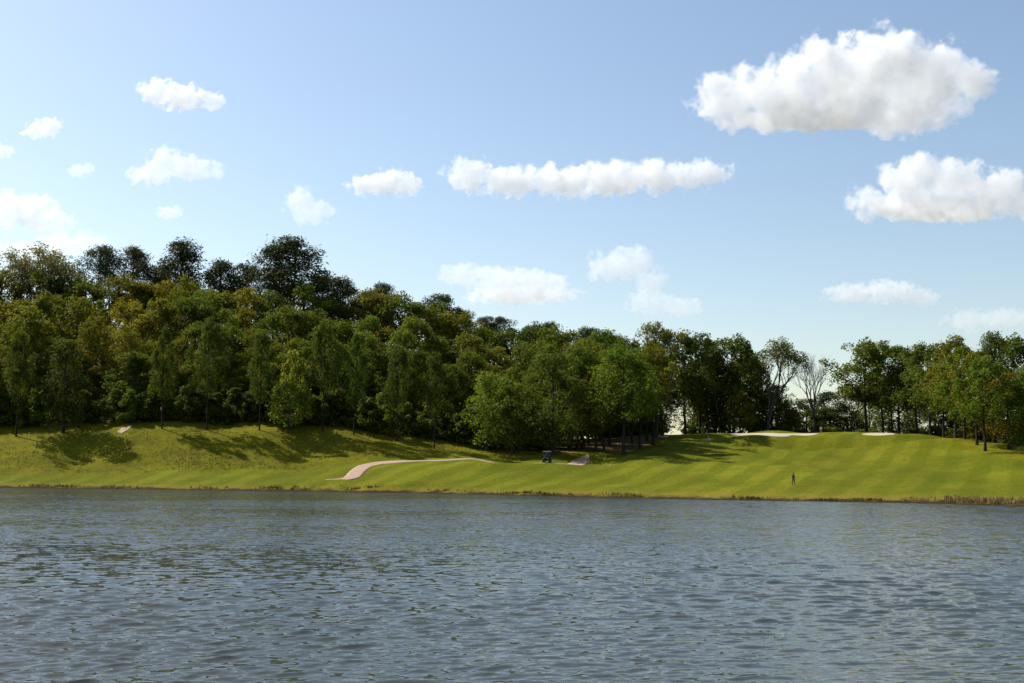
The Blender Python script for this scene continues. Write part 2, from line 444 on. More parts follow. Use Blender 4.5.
def bark_material():
    m, nt, out = new_mat('bark')
    tc = nd(nt, 'ShaderNodeTexCoord'); oi = nd(nt, 'ShaderNodeObjectInfo')
    mp = nd(nt, 'ShaderNodeMapping', inp={'Vector': tc.outputs['Object'], 'Scale': (6, 6, 1.2)})
    n = ramp(nt, noise(nt, mp.outputs[0], 1.5, 5, 0.7), 0.3, 0.7)
    c = mixc(nt, n, (0.4, 0.4, 0.4), (1.3, 1.25, 1.2))
    c = mixc(nt, 1.0, oi.outputs['Color'], c, 'MULTIPLY')
    b = nd(nt, 'ShaderNodeBump', inp={'Strength': 0.8, 'Distance': 0.05, 'Height': n})
    p = nd(nt, 'ShaderNodeBsdfPrincipled', inp={'Base Color': c, 'Roughness': 0.9, 'Specular IOR Level': 0.2, 'Normal': b.outputs[0]})
    nt.links.new(p.outputs[0], out.inputs[0])
    return m
LEAF = leaf_material('leaf', 0.42)
NEEDLE = leaf_material('needle', 0.22)
BARK = bark_material()

def leaf_faces(rs, C, Rr, per, size, flat=0.8, upbias=0.35, needle=False):
    """leaf sprays round cluster centres C with radii Rr"""
    idx = np.repeat(np.arange(len(C)), per)
    n = len(idx)
    d = rs.normal(size=(n, 3)); d[:, 2] += upbias * 0.6
    d /= np.linalg.norm(d, axis=1)[:, None]
    rad = Rr[idx] * (0.35 + 0.65 * rs.rand(n) ** 0.45) * (1 + 0.18 * rs.normal(size=n))
    p = C[idx] + d * rad[:, None] * np.array([1, 1, flat])
    nrm = d * 0.55 + rs.normal(size=(n, 3)) * 0.55 + np.array([0, 0, upbias])
    nrm /= np.linalg.norm(nrm, axis=1)[:, None]
    a = rs.normal(size=(n, 3))
    t = np.cross(nrm, a); t /= np.linalg.norm(t, axis=1)[:, None]
    b = np.cross(nrm, t)
    s = size * (0.55 + 0.9 * rs.rand(n))[:, None]
    w = s * (0.30 if needle else 0.62) * (0.75 + 0.5 * rs.rand(n))[:, None]
    bend = nrm * s * 0.18
    v0 = p - t * s * 0.5; v1 = p - b * w * 0.5 + bend + t * s * rs.uniform(-.15, .15, (n, 1)); v2 = p + t * s * 0.5; v3 = p + b * w * 0.5 + bend + t * s * rs.uniform(-.15, .15, (n, 1))
    V = np.stack([v0, v1, v2, v3], 1).reshape(-1, 3)
    return V, np.arange(4 * n).reshape(n, 4)

class Tubes:
    def __init__(s): s.V, s.F, s.n = [], [], 0
    def add(s, pts, rad, sides=6):
        pts = np.asarray(pts, float); k = len(pts)
        d = np.gradient(pts, axis=0); d /= np.linalg.norm(d, axis=1)[:, None] + 1e-9
        ref = np.array([1.0, 0, 0]) if abs(d[0][0]) < 0.8 else np.array([0, 1.0, 0])
        th = np.linspace(0, 2 * math.pi, sides, endpoint=False)
        for i in range(k):
            a = np.cross(d[i], ref); a /= np.linalg.norm(a) + 1e-9; b = np.cross(d[i], a)
            s.V.append(pts[i] + rad[i] * (np.cos(th)[:, None] * a + np.sin(th)[:, None] * b))
        for i in range(k - 1):
            for j in range(sides):
                A = s.n + i * sides + j; B = s.n + i * sides + (j + 1) % sides
                s.F.append((A, B, B + sides, A + sides))
        s.n += k * sides
    def mesh(s, name): 
        me = mesh_np(name, np.concatenate(s.V), s.F)
        me.polygons.foreach_set('use_smooth', [True] * len(me.polygons))
        return me

def curve(p0, p1, rs, sag=0.15, n=6):
    p0 = np.asarray(p0, float); p1 = np.asarray(p1, float)
    L = np.linalg.norm(p1 - p0)
    m = (p0 + p1) / 2 + np.array([0, 0, -sag * L]) * 0.5 + rs.normal(size=3) * 0.05 * L
    t = np.linspace(0, 1, n)[:, None]
    return (1 - t) ** 2 * p0 + 2 * t * (1 - t) * m + t * t * p1

def trunk_line(rs, Ht, lean=0.03, n=12):
    t = np.linspace(0, 1, n)
    off = np.cumsum(rs.normal(size=(n, 2)) * lean * Ht / n * 1.6, axis=0)
    off -= off[0]
    return np.c_[off, t * Ht]

def deciduous(seed, Ht=20, base=0.18, width=0.30, ncl=70, per=95, csize=0.105, leaf=0.46, shape=0.8, top=0.55, r0=0.017, asym=0.25):
    rs = np.random.RandomState(seed)
    tl = trunk_line(rs, Ht * 0.86)
    ax = lambda z: np.array([np.interp(z, tl[:, 2], tl[:, 0]), np.interp(z, tl[:, 2], tl[:, 1])])
    lob = [(rs.randint(2, 5), rs.uniform(0, 6.28), rs.uniform(0.4, 1) * asym) for _ in range(3)]
    C, Rr = [], []
    for i in range(ncl):
        t = (i + rs.rand()) / ncl
        prof = max(0.05, math.sin(math.pi * min(1, (t * 0.92 + 0.06)) ** shape)) ** top
        ph = rs.uniform(0, 2 * math.pi)
        k = 1 + sum(a * math.sin(m_ * ph + f + 3 * t) for m_, f, a in lob) * 0.6
        rho = Ht * width * prof * k * (0.30 + 0.70 * rs.rand() ** 0.5)
        z = Ht * (base + (0.97 - base) * t)
        c = ax(min(z, Ht * 0.86))
        C.append((c[0] + rho * math.cos(ph), c[1] + rho * math.sin(ph), z - 0.10 * rho))
        Rr.append(Ht * csize * rs.uniform(0.65, 1.25) * (1.0 - 0.25 * t))
    C = np.array(C); Rr = np.array(Rr)
    V, Fq = leaf_faces(rs, C, Rr, per, leaf)
    crown = mesh_np('crown', V, Fq)
    T = Tubes()
    rr = Ht * r0 * np.array([1.45] + list(np.linspace(1.0, 0.14, len(tl) - 1)))
    T.add(tl, rr, 8)
    prim = rs.choice(ncl, min(16, ncl), replace=False)
    ends = []
    for i in prim:
        c = C[i]; rho = math.hypot(c[0], c[1])
        z0 = max(Ht * base * 0.85, min(c[2] - 0.55 * rho - 0.03 * Ht, Ht * 0.8))
        a = ax(z0); p0 = np.array([a[0], a[1], z0])
        L = curve(p0, c, rs, 0.12)
        rad = np.linspace(0.42, 0.10, len(L)) * Ht * r0
        T.add(L, rad, 5); ends.append(L)
    allp = np.concatenate(ends)
    for i in range(ncl):
        if i in prim: continue
        c = C[i]; dd = np.linalg.norm(allp - c, axis=1) + np.maximum(0, allp[:, 2] - c[2]) * 2
        p0 = allp[np.argmin(dd)]
        T.add(curve(p0, c, rs, 0.08, 4), np.linspace(0.13, 0.05, 4) * Ht * r0, 4)
    return T.mesh('trunk'), crown

def pine(seed, Ht=26, base=0.5, width=0.20, ncl=46, umbrella=0.5, per=170, leaf=0.55):
    rs = np.random.RandomState(seed)
    tl = trunk_line(rs, Ht * 0.97, 0.02)
    C, Rr = [], []
    T = Tubes()
    T.add(tl, Ht * 0.012 * np.array([1.4] + list(np.linspace(1.0, 0.2, len(tl) - 1))), 8)
    for i in range(ncl):
        t = (i + rs.rand()) / ncl
        z = Ht * (base + (0.97 - base) * t)
        prof = (1 - umbrella) * (1.0 - 0.8 * t) + umbrella * math.sin(math.pi * min(1, 0.15 + 0.85 * t) ** 1.3) ** 0.6
        ph = rs.uniform(0, 6.28)
        rho = Ht * width * prof * (0.25 + 0.75 * rs.rand() ** 0.6) * rs.uniform(0.7, 1.15)
        a = np.array([np.interp(z, tl[:, 2], tl[:, 0]), np.interp(z, tl[:, 2], tl[:, 1])])
        c = np.array([a[0] + rho * math.cos(ph), a[1] + rho * math.sin(ph), z + 0.10 * rho])
        C.append(c); Rr.append(Ht * 0.070 * rs.uniform(0.7, 1.35))
        p0 = np.array([a[0], a[1], z - 0.08 * Ht * rs.uniform(0.3, 1)])
        T.add(curve(p0, c, rs, 0.2, 5), np.linspace(0.30, 0.07, 5) * Ht * 0.012, 4)
    for i in range(7):   # dead stubs on the bare stem
        z = Ht * rs.uniform(0.2, base); ph = rs.uniform(0, 6.28); L = rs.uniform(0.5, 1.6)
        a = np.array([np.interp(z, tl[:, 2], tl[:, 0]), np.interp(z, tl[:, 2], tl[:, 1]), z])
        T.add([a, a + np.array([math.cos(ph) * L, math.sin(ph) * L, 0.2 * L])], [0.05, 0.02], 4)
    V, Fq = leaf_faces(rs, np.array(C), np.array(Rr), per, leaf, flat=0.55, upbias=0.5, needle=True)
    return T.mesh('trunk'), mesh_np('crown', V, Fq)

def branching(seed, Ht=20, spread=0.55, levels=6, leafy=0, leaf=0.30, per=10, trunk_frac=0.26, topw=0.0):
    """an open tree whose limbs show; leafy = number of leaf sprays kept"""
    rs = np.random.RandomState(seed)
    T = Tubes(); tips = []
    Br = Tubes()
    def grow(p, d, L, r, lev):
        n = 4; pts = [p]; dd = d.copy()
        for i in range(n):
            dd = dd + rs.normal(size=3) * 0.11 + np.array([0, 0, 0.05]); dd /= np.linalg.norm(dd)
            pts.append(pts[-1] + dd * L / n)
        (T if lev == 0 else Br).add(pts, np.linspace(r, r * 0.66, n + 1) if lev else np.r_[r * 1.4, np.linspace(r, r * 0.7, n)], 8 if lev == 0 else (5 if lev < 3 else 3))
        if lev >= levels:
            tips.append(pts[-1]); return
        k = 3 if lev < 4 else 2
        if lev == 0: k = 4
        ph0 = rs.uniform(0, 6.28)
        for j in range(k):
            ph = ph0 + j * 6.283 / k + rs.normal() * 0.35
            a = np.cross(dd, [0.3, 0.5, 0.1]); a /= np.linalg.norm(a); b = np.cross(dd, a)
            sp = spread * rs.uniform(0.55, 1.25) * (0.55 if (j == 0 and lev < 2) else 1)
            nd_ = dd * math.cos(sp) + (a * math.cos(ph) + b * math.sin(ph)) * math.sin(sp)
            nd_[2] += 0.12; nd_ /= np.linalg.norm(nd_)
            grow(pts[-1] if j < 2 else pts[-2], nd_, L * rs.uniform(0.62, 0.88) * (0.95 if lev else 0.85), r * rs.uniform(0.5, 0.66), lev + 1)
    grow(np.zeros(3), np.array([0, 0, 1.0]), Ht * trunk_frac, Ht * 0.015, 0)
    tips = np.array(tips)
    # fit the height
    s = Ht / max(1e-3, tips[:, 2].max())
    for tb in (T, Br): tb.V = [v * s for v in tb.V]
    tips *= s
    crown = None
    if leafy:
        hi = np.argsort(-(tips[:, 2] + np.hypot(tips[:, 0], tips[:, 1]) * 0.8 + rs.normal(size=len(tips)) * 1.5))[:leafy]
        V, Fq = leaf_faces(rs, tips[hi], np.full(len(hi), 0.85), per, leaf)
        crown = mesh_np('crown', V, Fq)
    return T.mesh('trunk'), crown, Br.mesh('branches')

def bush(seed, Ht=3.0, width=0.6, ncl=26, per=80, leaf=0.34):
    rs = np.random.RandomState(seed)
    C, Rr = [], []
    T = Tubes()
    for i in range(ncl):
        ph = rs.uniform(0, 6.28); t = rs.rand()
        rho = Ht * width * math.sqrt(rs.rand()) * math.sqrt(max(0.05, 1 - t * t * 0.9))
        c = np.array([rho * math.cos(ph), rho * math.sin(ph), Ht * (0.12 + 0.75 * t)])
        C.append(c); Rr.append(Ht * rs.uniform(0.14, 0.24))
        T.add(curve([0.1 * math.cos(ph), 0.1 * math.sin(ph), -0.1], c, rs, 0.1, 4), np.linspace(0.05, 0.015, 4) * Ht / 3, 4)
    V, Fq = leaf_faces(rs, np.array(C), np.array(Rr), per, leaf)
    return T.mesh('stems'), mesh_np('crown', V, Fq)

PROTO = {}
DEC = []
for i, kw in enumerate([
        dict(base=0.14, width=0.30, ncl=78), dict(base=0.12, width=0.26, ncl=72, shape=0.95), dict(base=0.16, width=0.34, ncl=84, shape=0.7, asym=0.35),
        dict(base=0.10, width=0.24, ncl=70, shape=1.05), dict(base=0.20, width=0.31, ncl=66, asym=0.4, csize=0.095), dict(base=0.15, width=0.28, ncl=76, top=0.7)]):
    t, c = deciduous(11 + i, 20, **kw); PROTO['broad%d' % i] = (20, t, c, None); DEC.append('broad%d' % i)
for i, kw in enumerate([
        dict(base=0.36, width=0.30, ncl=72, csize=0.088, per=90, asym=0.4, r0=0.014), dict(base=0.33, width=0.26, ncl=68, csize=0.085, per=90, asym=0.45, r0=0.014),
        dict(base=0.40, width=0.34, ncl=76, csize=0.085, per=85, asym=0.4, shape=0.75, r0=0.015)]):
    t, c = deciduous(31 + i, 20, **kw); PROTO['open%d' % i] = (20, t, c, None)
for i, kw in enumerate([dict(base=0.64, width=0.215, umbrella=0.9, ncl=46), dict(base=0.55, width=0.20, umbrella=0.6, ncl=48),
                        dict(base=0.62, width=0.17, umbrella=0.75, ncl=36), dict(base=0.50, width=0.25, umbrella=0.30, ncl=58)]):
    t, c = pine(51 + i, 26, **kw); PROTO['pine%d' % i] = (26, t, c, None)
t, c, b = branching(71, 20, 0.50, 6, leafy=290, per=11, leaf=0.40); PROTO['sparse'] = (20, t, c, b)
t, c, b = branching(77, 20, 0.46, 6, leafy=420, per=13, leaf=0.40); PROTO['feather'] = (20, t, c, b)
t, c, b = branching(83, 20, 0.44, 7, leafy=0); PROTO['bare'] = (20, t, None, b)
for i in range(3):
    s_, c = bush(91 + i); PROTO['bush%d' % i] = (3.0, s_, c, None)
SK = deciduous(111, 8, base=0.02, width=0.40, ncl=44, per=85, csize=0.125, leaf=0.42, shape=0.62); PROTO['skirt0'] = (8, SK[0], SK[1], None)
SK = deciduous(113, 8, base=0.02, width=0.34, ncl=40, per=85, csize=0.125, leaf=0.42, shape=0.55, asym=0.4); PROTO['skirt1'] = (8, SK[0], SK[1], None)
SMALL = deciduous(101, 8, base=0.22, width=0.36, ncl=34, per=80, csize=0.13, leaf=0.36); PROTO['small'] = (8, SMALL[0], SMALL[1], None)

BROWN = (0.060, 0.045, 0.032); GREYB = (0.16, 0.145, 0.125); DARKB = (0.035, 0.028, 0.022); PINEB = (0.085, 0.055, 0.038)
COUNT = {}
def plant(kind, x, y, z, ht, col, label, cat='tree', group=None, rz=0.0, wide=1.0, bark=BROWN, name='tree'):
    h0, t, c, b = PROTO[kind]
    root = empty(name, (x, y, z - 0.06), rz)
    s = ht / h0; root.scale = (s * wide, s * wide, s)
    tag(root, label, cat, group)
    o = link('stems' if name == 'shrub' else 'trunk', t, BARK, root); o.color = (*bark, 1)
    if b is not None:
        o = link('branches', b, BARK, root); o.color = (*bark, 1)
    if c is not None:
        o = link('crown', c, NEEDLE if kind.startswith('pine') else LEAF, root); o.color = (*col, 1)
    return root

def top_ht(px, D, row):
    """tree height whose top shows at a picture row"""
    x, y, z = on_ground(px, D)
    return zrow(px, row, D) - z

OLIVE = (0.140, 0.152, 0.018); GOLD = (0.185, 0.170, 0.018); GREEN = (0.105, 0.145, 0.018); DGREEN = (0.075, 0.105, 0.018)
RUST = (0.140, 0.130, 0.022); LIGHT = (0.150, 0.185, 0.024); PINE = (0.048, 0.064, 0.019); BLUEG = (0.045, 0.075, 0.036)
rnd = random.Random(7)
def jit(c, a=0.14):
    k = 1 + rnd.uniform(-a, a)
    return tuple(v * k * (1 + rnd.uniform(-0.07, 0.07)) for v in c)

ORD = ['first', 'second', 'third', 'fourth', 'fifth', 'sixth', 'seventh', 'eighth', 'ninth', 'tenth', 'eleventh', 'twelfth', 'thirteenth', 'fourteenth',
       'fifteenth', 'sixteenth', 'seventeenth', 'eighteenth', 'nineteenth', 'twentieth']
TENS = {2: 'twenty', 3: 'thirty', 4: 'forty', 5: 'fifty'}
def ordinal(i):
    n = i + 1
    if n <= 20: return ORD[n - 1]
    t, r = divmod(n, 10)
    return TENS[t] + '-' + ORD[r - 1] if r else TENS[t][:-1] + 'ieth'
CN = {OLIVE: 'olive', GOLD: 'golden olive', GREEN: 'mid green', DGREEN: 'dark green', RUST: 'brownish olive', LIGHT: 'light green'}

SKY_PX = [-160, 0, 30, 60, 130, 200, 250, 300, 350, 400, 440, 470, 500, 540, 580, 620, 660, 700, 740]
SKY_Y  = [282, 274, 272, 284, 283, 281, 287, 290, 294, 292, 306, 318, 326, 326, 328, 337, 345, 345, 350]
def sky_row(px): return float(np.interp(px, SKY_PX, SKY_Y))

# hillside woods, in four rows up the slope
ROWS = [  # name, distance, spacing in px, px range, how far below the skyline its tops stand
 ('front', 9, 24, (-110, 560), (58, 104)),
 ('second', 15, 25, (-100, 575), (32, 68)),
 ('third', 28, 25, (-80, 600), (12, 34)),
 ('topmost', 43, 23, (-70, 640), (-6, 9)),
]
for ri, (rname, off, sp, (pa, pb), (t0, t1)) in enumerate(ROWS):
    items = []
    p = pa + rnd.uniform(0, sp)
    while p < pb:
        e = float(np.interp(p, EDGE_PX, EDGE_D))
        D = e + off + rnd.uniform(-2.0, 3.5) + (1.5 if ri == 0 else 0)
        items.append((p, D)); p += sp * rnd.uniform(0.72, 1.3)
    vis = [k for k, (p, D) in enumerate(items) if p > -25]
    for k, (p, D) in enumerate(items):
        x, y, z = on_ground(p, D)
        row = sky_row(p) + rnd.uniform(t0, t1) * (1 if p < 430 else max(0.45, 1 - (p - 430) / 260))
        ht = max(9.0, min(33.0, zrow(p, row, D) - z))
        if p < 260: pal = [OLIVE] * 6 + [GOLD] * 2 + [GREEN] * 3
        elif p < 360: pal = [GREEN] * 4 + [OLIVE] * 3 + [DGREEN] * 2
        elif p < 470: pal = [OLIVE] * 4 + [RUST] + [GREEN] * 3
        else: pal = [GREEN] * 4 + [OLIVE] * 3 + [DGREEN]
        c = rnd.choice(pal)
        w = 1.0 if ht > 14 else 1.25
        if ht > 24: w = 0.85
        if k in vis:
            lab = '%s leafy tree, %s from the left in the %s row of the hillside woods' % (CN[c], ordinal(vis.index(k)), rname)
        else:
            lab = '%s leafy tree, %s beyond the left border in the %s woods row' % (CN[c], ordinal(vis[0] - k - 1), rname)
        plant('feather' if rnd.random() < 0.10 and ri > 0 else rnd.choice(DEC + ['open0', 'open2']) if ri else rnd.choice(DEC), x, y, z, ht, jit(c), lab, 'tree', 'leafy trees of the hillside woods', rnd.uniform(0, 6.28), w * rnd.uniform(0.9, 1.12), BROWN, 'leafy_tree')

# named pines above the woods: px, top row, distance, kind, width, label
PINES = [
 (90, 242, 246, 'pine0', 0.80, 'round topped dark pine, left one of the close pair above the woods'),
 (124, 243, 247, 'pine0', 0.74, 'round topped dark pine, right one of the close pair above the woods'),
 (172, 237, 248, 'pine3', 1.0, 'broad cone shaped dark pine right of the pair of round pines'),
 (152, 262, 252, 'pine1', 0.9, 'low dark pine tucked between the round pair and the cone shaped pine'),
 (213, 257, 250, 'pine1', 1.05, 'dark pine with a small pointed top right of the cone shaped pine'),
 (240, 260, 253, 'pine1', 0.95, 'dark pine close to the left side of the big umbrella pine'),
 (288, 236, 243, 'pine0', 1.30, 'tallest pine with a wide umbrella crown above the woods'),
 (272, 268, 250, 'pine1', 1.1, 'dark pine filling the gap under the left side of the umbrella crown'),
 (318, 272, 249, 'pine1', 0.95, 'dark pine just right of the big umbrella pine'),
 (337, 274, 247, 'pine1', 1.1, 'dark ragged pine on the downhill side of the umbrella pine'),
 (366, 287, 250, 'pine2', 0.9, 'small dark pine top left of the pine at the skyline bend'),
 (379, 280, 251, 'pine1', 0.95, 'dark pine top standing over the bend of the skyline'),
 (438, 290, 250, 'pine2', 1.0, 'small round pine standing apart on the falling skyline'),
 (457, 304, 252, 'pine2', 1.0, 'low pine on the skyline just right of the small round pine'),
 (484, 313, 262, 'pine2', 0.95, 'greyish pine, left one of two thin ones at mid skyline'),
 (498, 313, 262, 'pine2', 1.0, 'greyish pine, right one of two thin ones at mid skyline'),
 (532, 322, 252, 'pine1', 0.9, 'dark pine top, left one of the two over the middle of the woods'),
 (549, 319, 252, 'pine1', 0.95, 'dark pine top, right one of the two over the middle of the woods'),
 (588, 324, 254, 'pine1', 1.0, 'dark pine right of the two pine tops over the middle of the woods'),
 (604, 329, 255, 'pine2', 1.1, 'dark flat topped pine next to the last rise of the woods'),
 (617, 332, 252, 'pine1', 1.0, 'last dark pine before the woods drop toward the fairway'),
]
for i, (px, row, D, kind, w, lab) in enumerate(PINES):
    D += 12
    x, y, z = on_ground(px, D)
    ht = zrow(px, row + 3, D) - z
    c = jit(PINE, 0.1) if 'greyish' not in lab else (0.060, 0.070, 0.042)
    plant(kind, x, y, z, ht, c, lab, 'pine tree', 'pines above the hillside woods', 1.7 * i, w * 26 / ht if ht < 26 else w, PINEB, 'pine_tree')

# explicit trees: kind, px, distance, top row, width, colour, bark, name, label
TREES = [
 ('sparse', 32, 252, 252, 0.9, (0.20, 0.18, 0.085), GREYB, 'thinly leaved pale tree rising over the woods at the far left'),
 ('sparse', 4, 252, 256, 0.8, (0.20, 0.18, 0.09), GREYB, 'thin greyish tree at the top left corner of the woods'),
 ('broad1', 61, 199, 340, 0.85, (0.05, 0.066, 0.013), DARKB, 'dark tree standing forward on the left bank with a shadow trailing right'),
 ('open0', 205, 199.0, 318, 0.47, DGREEN, DARKB, 'dark tall tree standing forward on the bank right of the clay patch'),
 ('open1', 258, 198.5, 330, 0.47, DGREEN, DARKB, 'green tree standing forward on the bank left of the small bright round tree'),
 ('open2', 322, 199.5, 322, 0.47, DGREEN, DARKB, 'dark tree standing forward on the bank above the bend of the path'),
 ('open1', 353, 199.0, 332, 0.47, DGREEN, DARKB, 'dark green tree on the bank straight above the bend of the path'),
 ('open0', 434, 197.5, 352, 0.47, DGREEN, DARKB, 'green tree on the low end of the bank above the straight path'),
 ('open2', 14, 199.0, 330, 0.47, DGREEN, DARKB, 'dark tree standing forward on the bank by the left border'),
 ('open1', 160, 199.0, 326, 0.45, DGREEN, DARKB, 'dark slender tree on the bank between the clay patch and the dark tall tree'),
 ('open2', 396, 198.5, 345, 0.45, DGREEN, DARKB, 'dark slender tree on the bank above the start of the straight path'),
 ('small', 287, 198.5, 380, 1.1, (0.22, 0.27, 0.045), BROWN, 'small bright round tree standing at the woods edge above the bank'),
 ('small', 291, 200.5, 352, 0.72, (0.20, 0.23, 0.035), BROWN, 'slim light green young tree behind the small bright round one'),
 ('broad3', 487, 200, 372, 1.0, (0.150, 0.185, 0.026), BROWN, 'bright green tree leaning out at the foot of the woods left of the golf cart'),
 ('broad5', 512, 197, 380, 1.0, GREEN, BROWN, 'bushy green tree just above the golf cart'),
 ('broad0', 553, 193, 352, 1.05, DGREEN, DARKB, 'dark spreading tree behind the golf cart'),
 ('broad2', 583, 203, 345, 0.95, GREEN, DARKB, 'green tree with low boughs right of the golf cart'),
 ('open0', 624, 194, 348, 1.15, GREEN, DARKB, 'tree with a stout leaning trunk at the edge of the fairway rough'),
 ('open1', 596, 199, 372, 0.9, RUST, DARKB, 'brownish tree with a forked stem between the cart and the stout leaning trunk'),
 ('open1', 577, 206, 362, 0.8, GREEN, DARKB, 'green tree with a slim dark trunk behind the paved patch by the cart'),
 ('open2', 588, 212, 352, 0.8, DGREEN, DARKB, 'dark tree deep in the shade right of the paved patch'),
 ('open1', 604, 206, 368, 0.7, OLIVE, DARKB, 'olive tree with a slim trunk left of the stout leaning trunk'),
 ('open0', 632, 222, 350, 0.8, GREEN, DARKB, 'green tree with a slim trunk in the shade beyond the stout leaning trunk'),
 ('open1', 647, 229, 348, 0.8, DGREEN, DARKB, 'dark slim tree under the feathery tree top'),
 ('open1', 640, 208, 352, 1.0, GREEN, DARKB, 'tree with a straight dark trunk beside the stout leaning trunk'),
 ('open2', 653, 218, 345, 0.85, OLIVE, DARKB, 'tall olive tree with a thick trunk at the left of the crest'),
 ('feather', 656, 232, 325, 0.85, (0.140, 0.165, 0.036), BROWN, 'feathery light green tree top poking above the woods left of the fairway'),
 ('open0', 610, 216, 350, 1.0, GREEN, BROWN, 'green tree behind the stout leaning trunk'),
 ('pine2', 663, 236, 372, 1.1, (0.03, 0.042, 0.016), DARKB, 'thin dark tree next to the bright gap left of the fairway crest'),
 ('open1', 686, 260, 333, 0.95, DGREEN, DARKB, 'dark tall tree right of the bright gap at the fairway crest'),
 ('open0', 700, 264, 334, 0.95, DGREEN, DARKB, 'dark round headed tree, second right of the bright gap'),
 ('broad1', 716, 268, 341, 0.95, DGREEN, DARKB, 'dark leafy tree behind the left end of the crest'),
 ('open2', 734, 266, 336, 1.05, (0.079, 0.110, 0.018), DARKB, 'big dark tree with a domed head left of the sand bunkers'),
 ('broad2', 752, 272, 352, 0.9, DGREEN, DARKB, 'dark spreading tree right behind the long sand bunker'),
 ('small', 741, 254, 392, 1.1, OLIVE, BROWN, 'low olive tree with light sprays in front of the dark crest trees'),
 ('sparse', 768, 262, 342, 0.98, (0.120, 0.130, 0.026), (0.10, 0.085, 0.07), 'half bare tree with thin leaf on open limbs behind the bunker'),
 ('broad5', 779, 274, 384, 1.0, DGREEN, DARKB, 'dark low crowned tree under the half bare tree'),
 ('bare', 817, 258, 348, 0.76, GREEN, (0.045, 0.038, 0.033), 'leafless grey tree standing alone against the sky behind the bunkers'),
 ('broad5', 833, 285, 391, 1.25, BLUEG, DARKB, 'dark bluish round tree low on the horizon right of the leafless tree'),
 ('broad0', 808, 284, 398, 1.2, BLUEG, DARKB, 'dark bluish low tree behind the stem of the leafless tree'),
 ('sparse', 851, 252, 385, 0.9, (0.100, 0.092, 0.030), BROWN, 'thin pale tree at the left edge of the right hand grove'),
 ('open2', 868, 248, 340, 1.05, (0.105, 0.137, 0.019), DARKB, 'broad green tree at the left end of the right hand grove'),
 ('open0', 884, 251, 342, 0.95, GREEN, DARKB, 'green tree with twin stems second from the left of the right hand grove'),
 ('open1', 900, 250, 345, 1.0, GREEN, DARKB, 'green tree third from the left of the right hand grove'),
 ('open0', 918, 242, 346, 1.0, DGREEN, DARKB, 'dark green tree above the right sand bunker slope'),
 ('open2', 932, 228, 343, 0.90, (0.088, 0.118, 0.019), DARKB, 'tree with a straight bare trunk where the crest begins to fall'),
 ('open1', 945, 221, 352, 0.95, GREEN, DARKB, 'slim green tree just right of where the crest begins to fall'),
 ('open0', 957, 214, 336, 0.95, (0.123, 0.137, 0.019), DARKB, 'domed olive tree tallest in the middle of the right hand grove'),
 ('open1', 966, 205, 345, 0.9, GREEN, DARKB, 'green tree with a dark trunk left of the foremost trunk'),
 ('open2', 978, 199, 352, 0.8, OLIVE, DARKB, 'olive tree with a thick trunk right beside the foremost trunk'),
 ('open0', 986, 187, 358, 0.85, GREEN, DARKB, 'green tree with the foremost trunk of the right hand grove'),
 ('feather', 996, 204, 334, 0.75, (0.088, 0.118, 0.024), DARKB, 'ragged tree with two thin spires at the right of the grove'),
 ('broad4', 1010, 192, 372, 0.95, (0.160, 0.125, 0.020), DARKB, 'brownish leafy tree low at the right border'),
 ('open2', 1020, 200, 336, 0.95, DGREEN, DARKB, 'tall dark tree at the right border'),
 ('broad1', 1030, 184, 378, 0.9, DGREEN, DARKB, 'dark bushy tree cut by the right border of the view'),
 ('open1', 1050, 180, 345, 1.0, GREEN, DARKB, 'green tree beyond the right border of the view'),
 ('open0', 1085, 172, 345, 1.0, DGREEN, DARKB, 'second dark tree beyond the right border of the view'),
]
GROVE = 'trees round the fairway crest'
for i, (kind, px, D, row, w, c, bark, lab) in enumerate(TREES):
    x, y, z = on_ground(px, D)
    ht = zrow(px, row, D) - z
    nm = {'bare': 'bare_tree', 'pine2': 'pine_tree', 'small': 'young_tree'}.get(kind, 'leafy_tree')
    wf = w * (1 if kind in ('small',) else max(1.0, min(1.35, 18.5 / ht)))
    plant(kind, x, y, z, ht, jit(c, 0.06), lab, 'tree', GROVE if px > 560 else None, {'sparse': 0.7, 'bare': 2.6}.get(kind, 0.37 * px), wf, bark, nm)

# a second, deeper line behind the crest and the right grove
rnd = random.Random(19)
p = 560; k = 0
back = []
while p < 1060:
    D = float(np.interp(p, [560, 660, 690, 860, 930, 1060], [236, 262, 275, 276, 262, 222])) + rnd.uniform(-4, 8)
    if not (662 < p < 688 or 792 < p < 806): back.append((p, D))
    p += rnd.uniform(15, 24)
for k, (p, D) in enumerate(back):
    x, y, z = on_ground(p, D)
    gap = 786 < p < 856
    row = rnd.uniform(402, 412) if gap else rnd.uniform(362, 392) if p > 850 else rnd.uniform(384, 396) if p > 752 else rnd.uniform(352, 378)
    c = rnd.choice([DGREEN, DGREEN, GREEN, OLIVE])
    plant(rnd.choice(DEC[:4]), x, y, z, max(5, zrow(p, row, D) - z), jit(c), '%s leafy tree, %s from the left in the shaded line behind the crest trees' % (CN[c], ordinal(k)),
          'tree', 'shaded trees behind the crest', rnd.uniform(0, 6.28), 1.15 if row < 385 else 1.6, DARKB, 'leafy_tree')

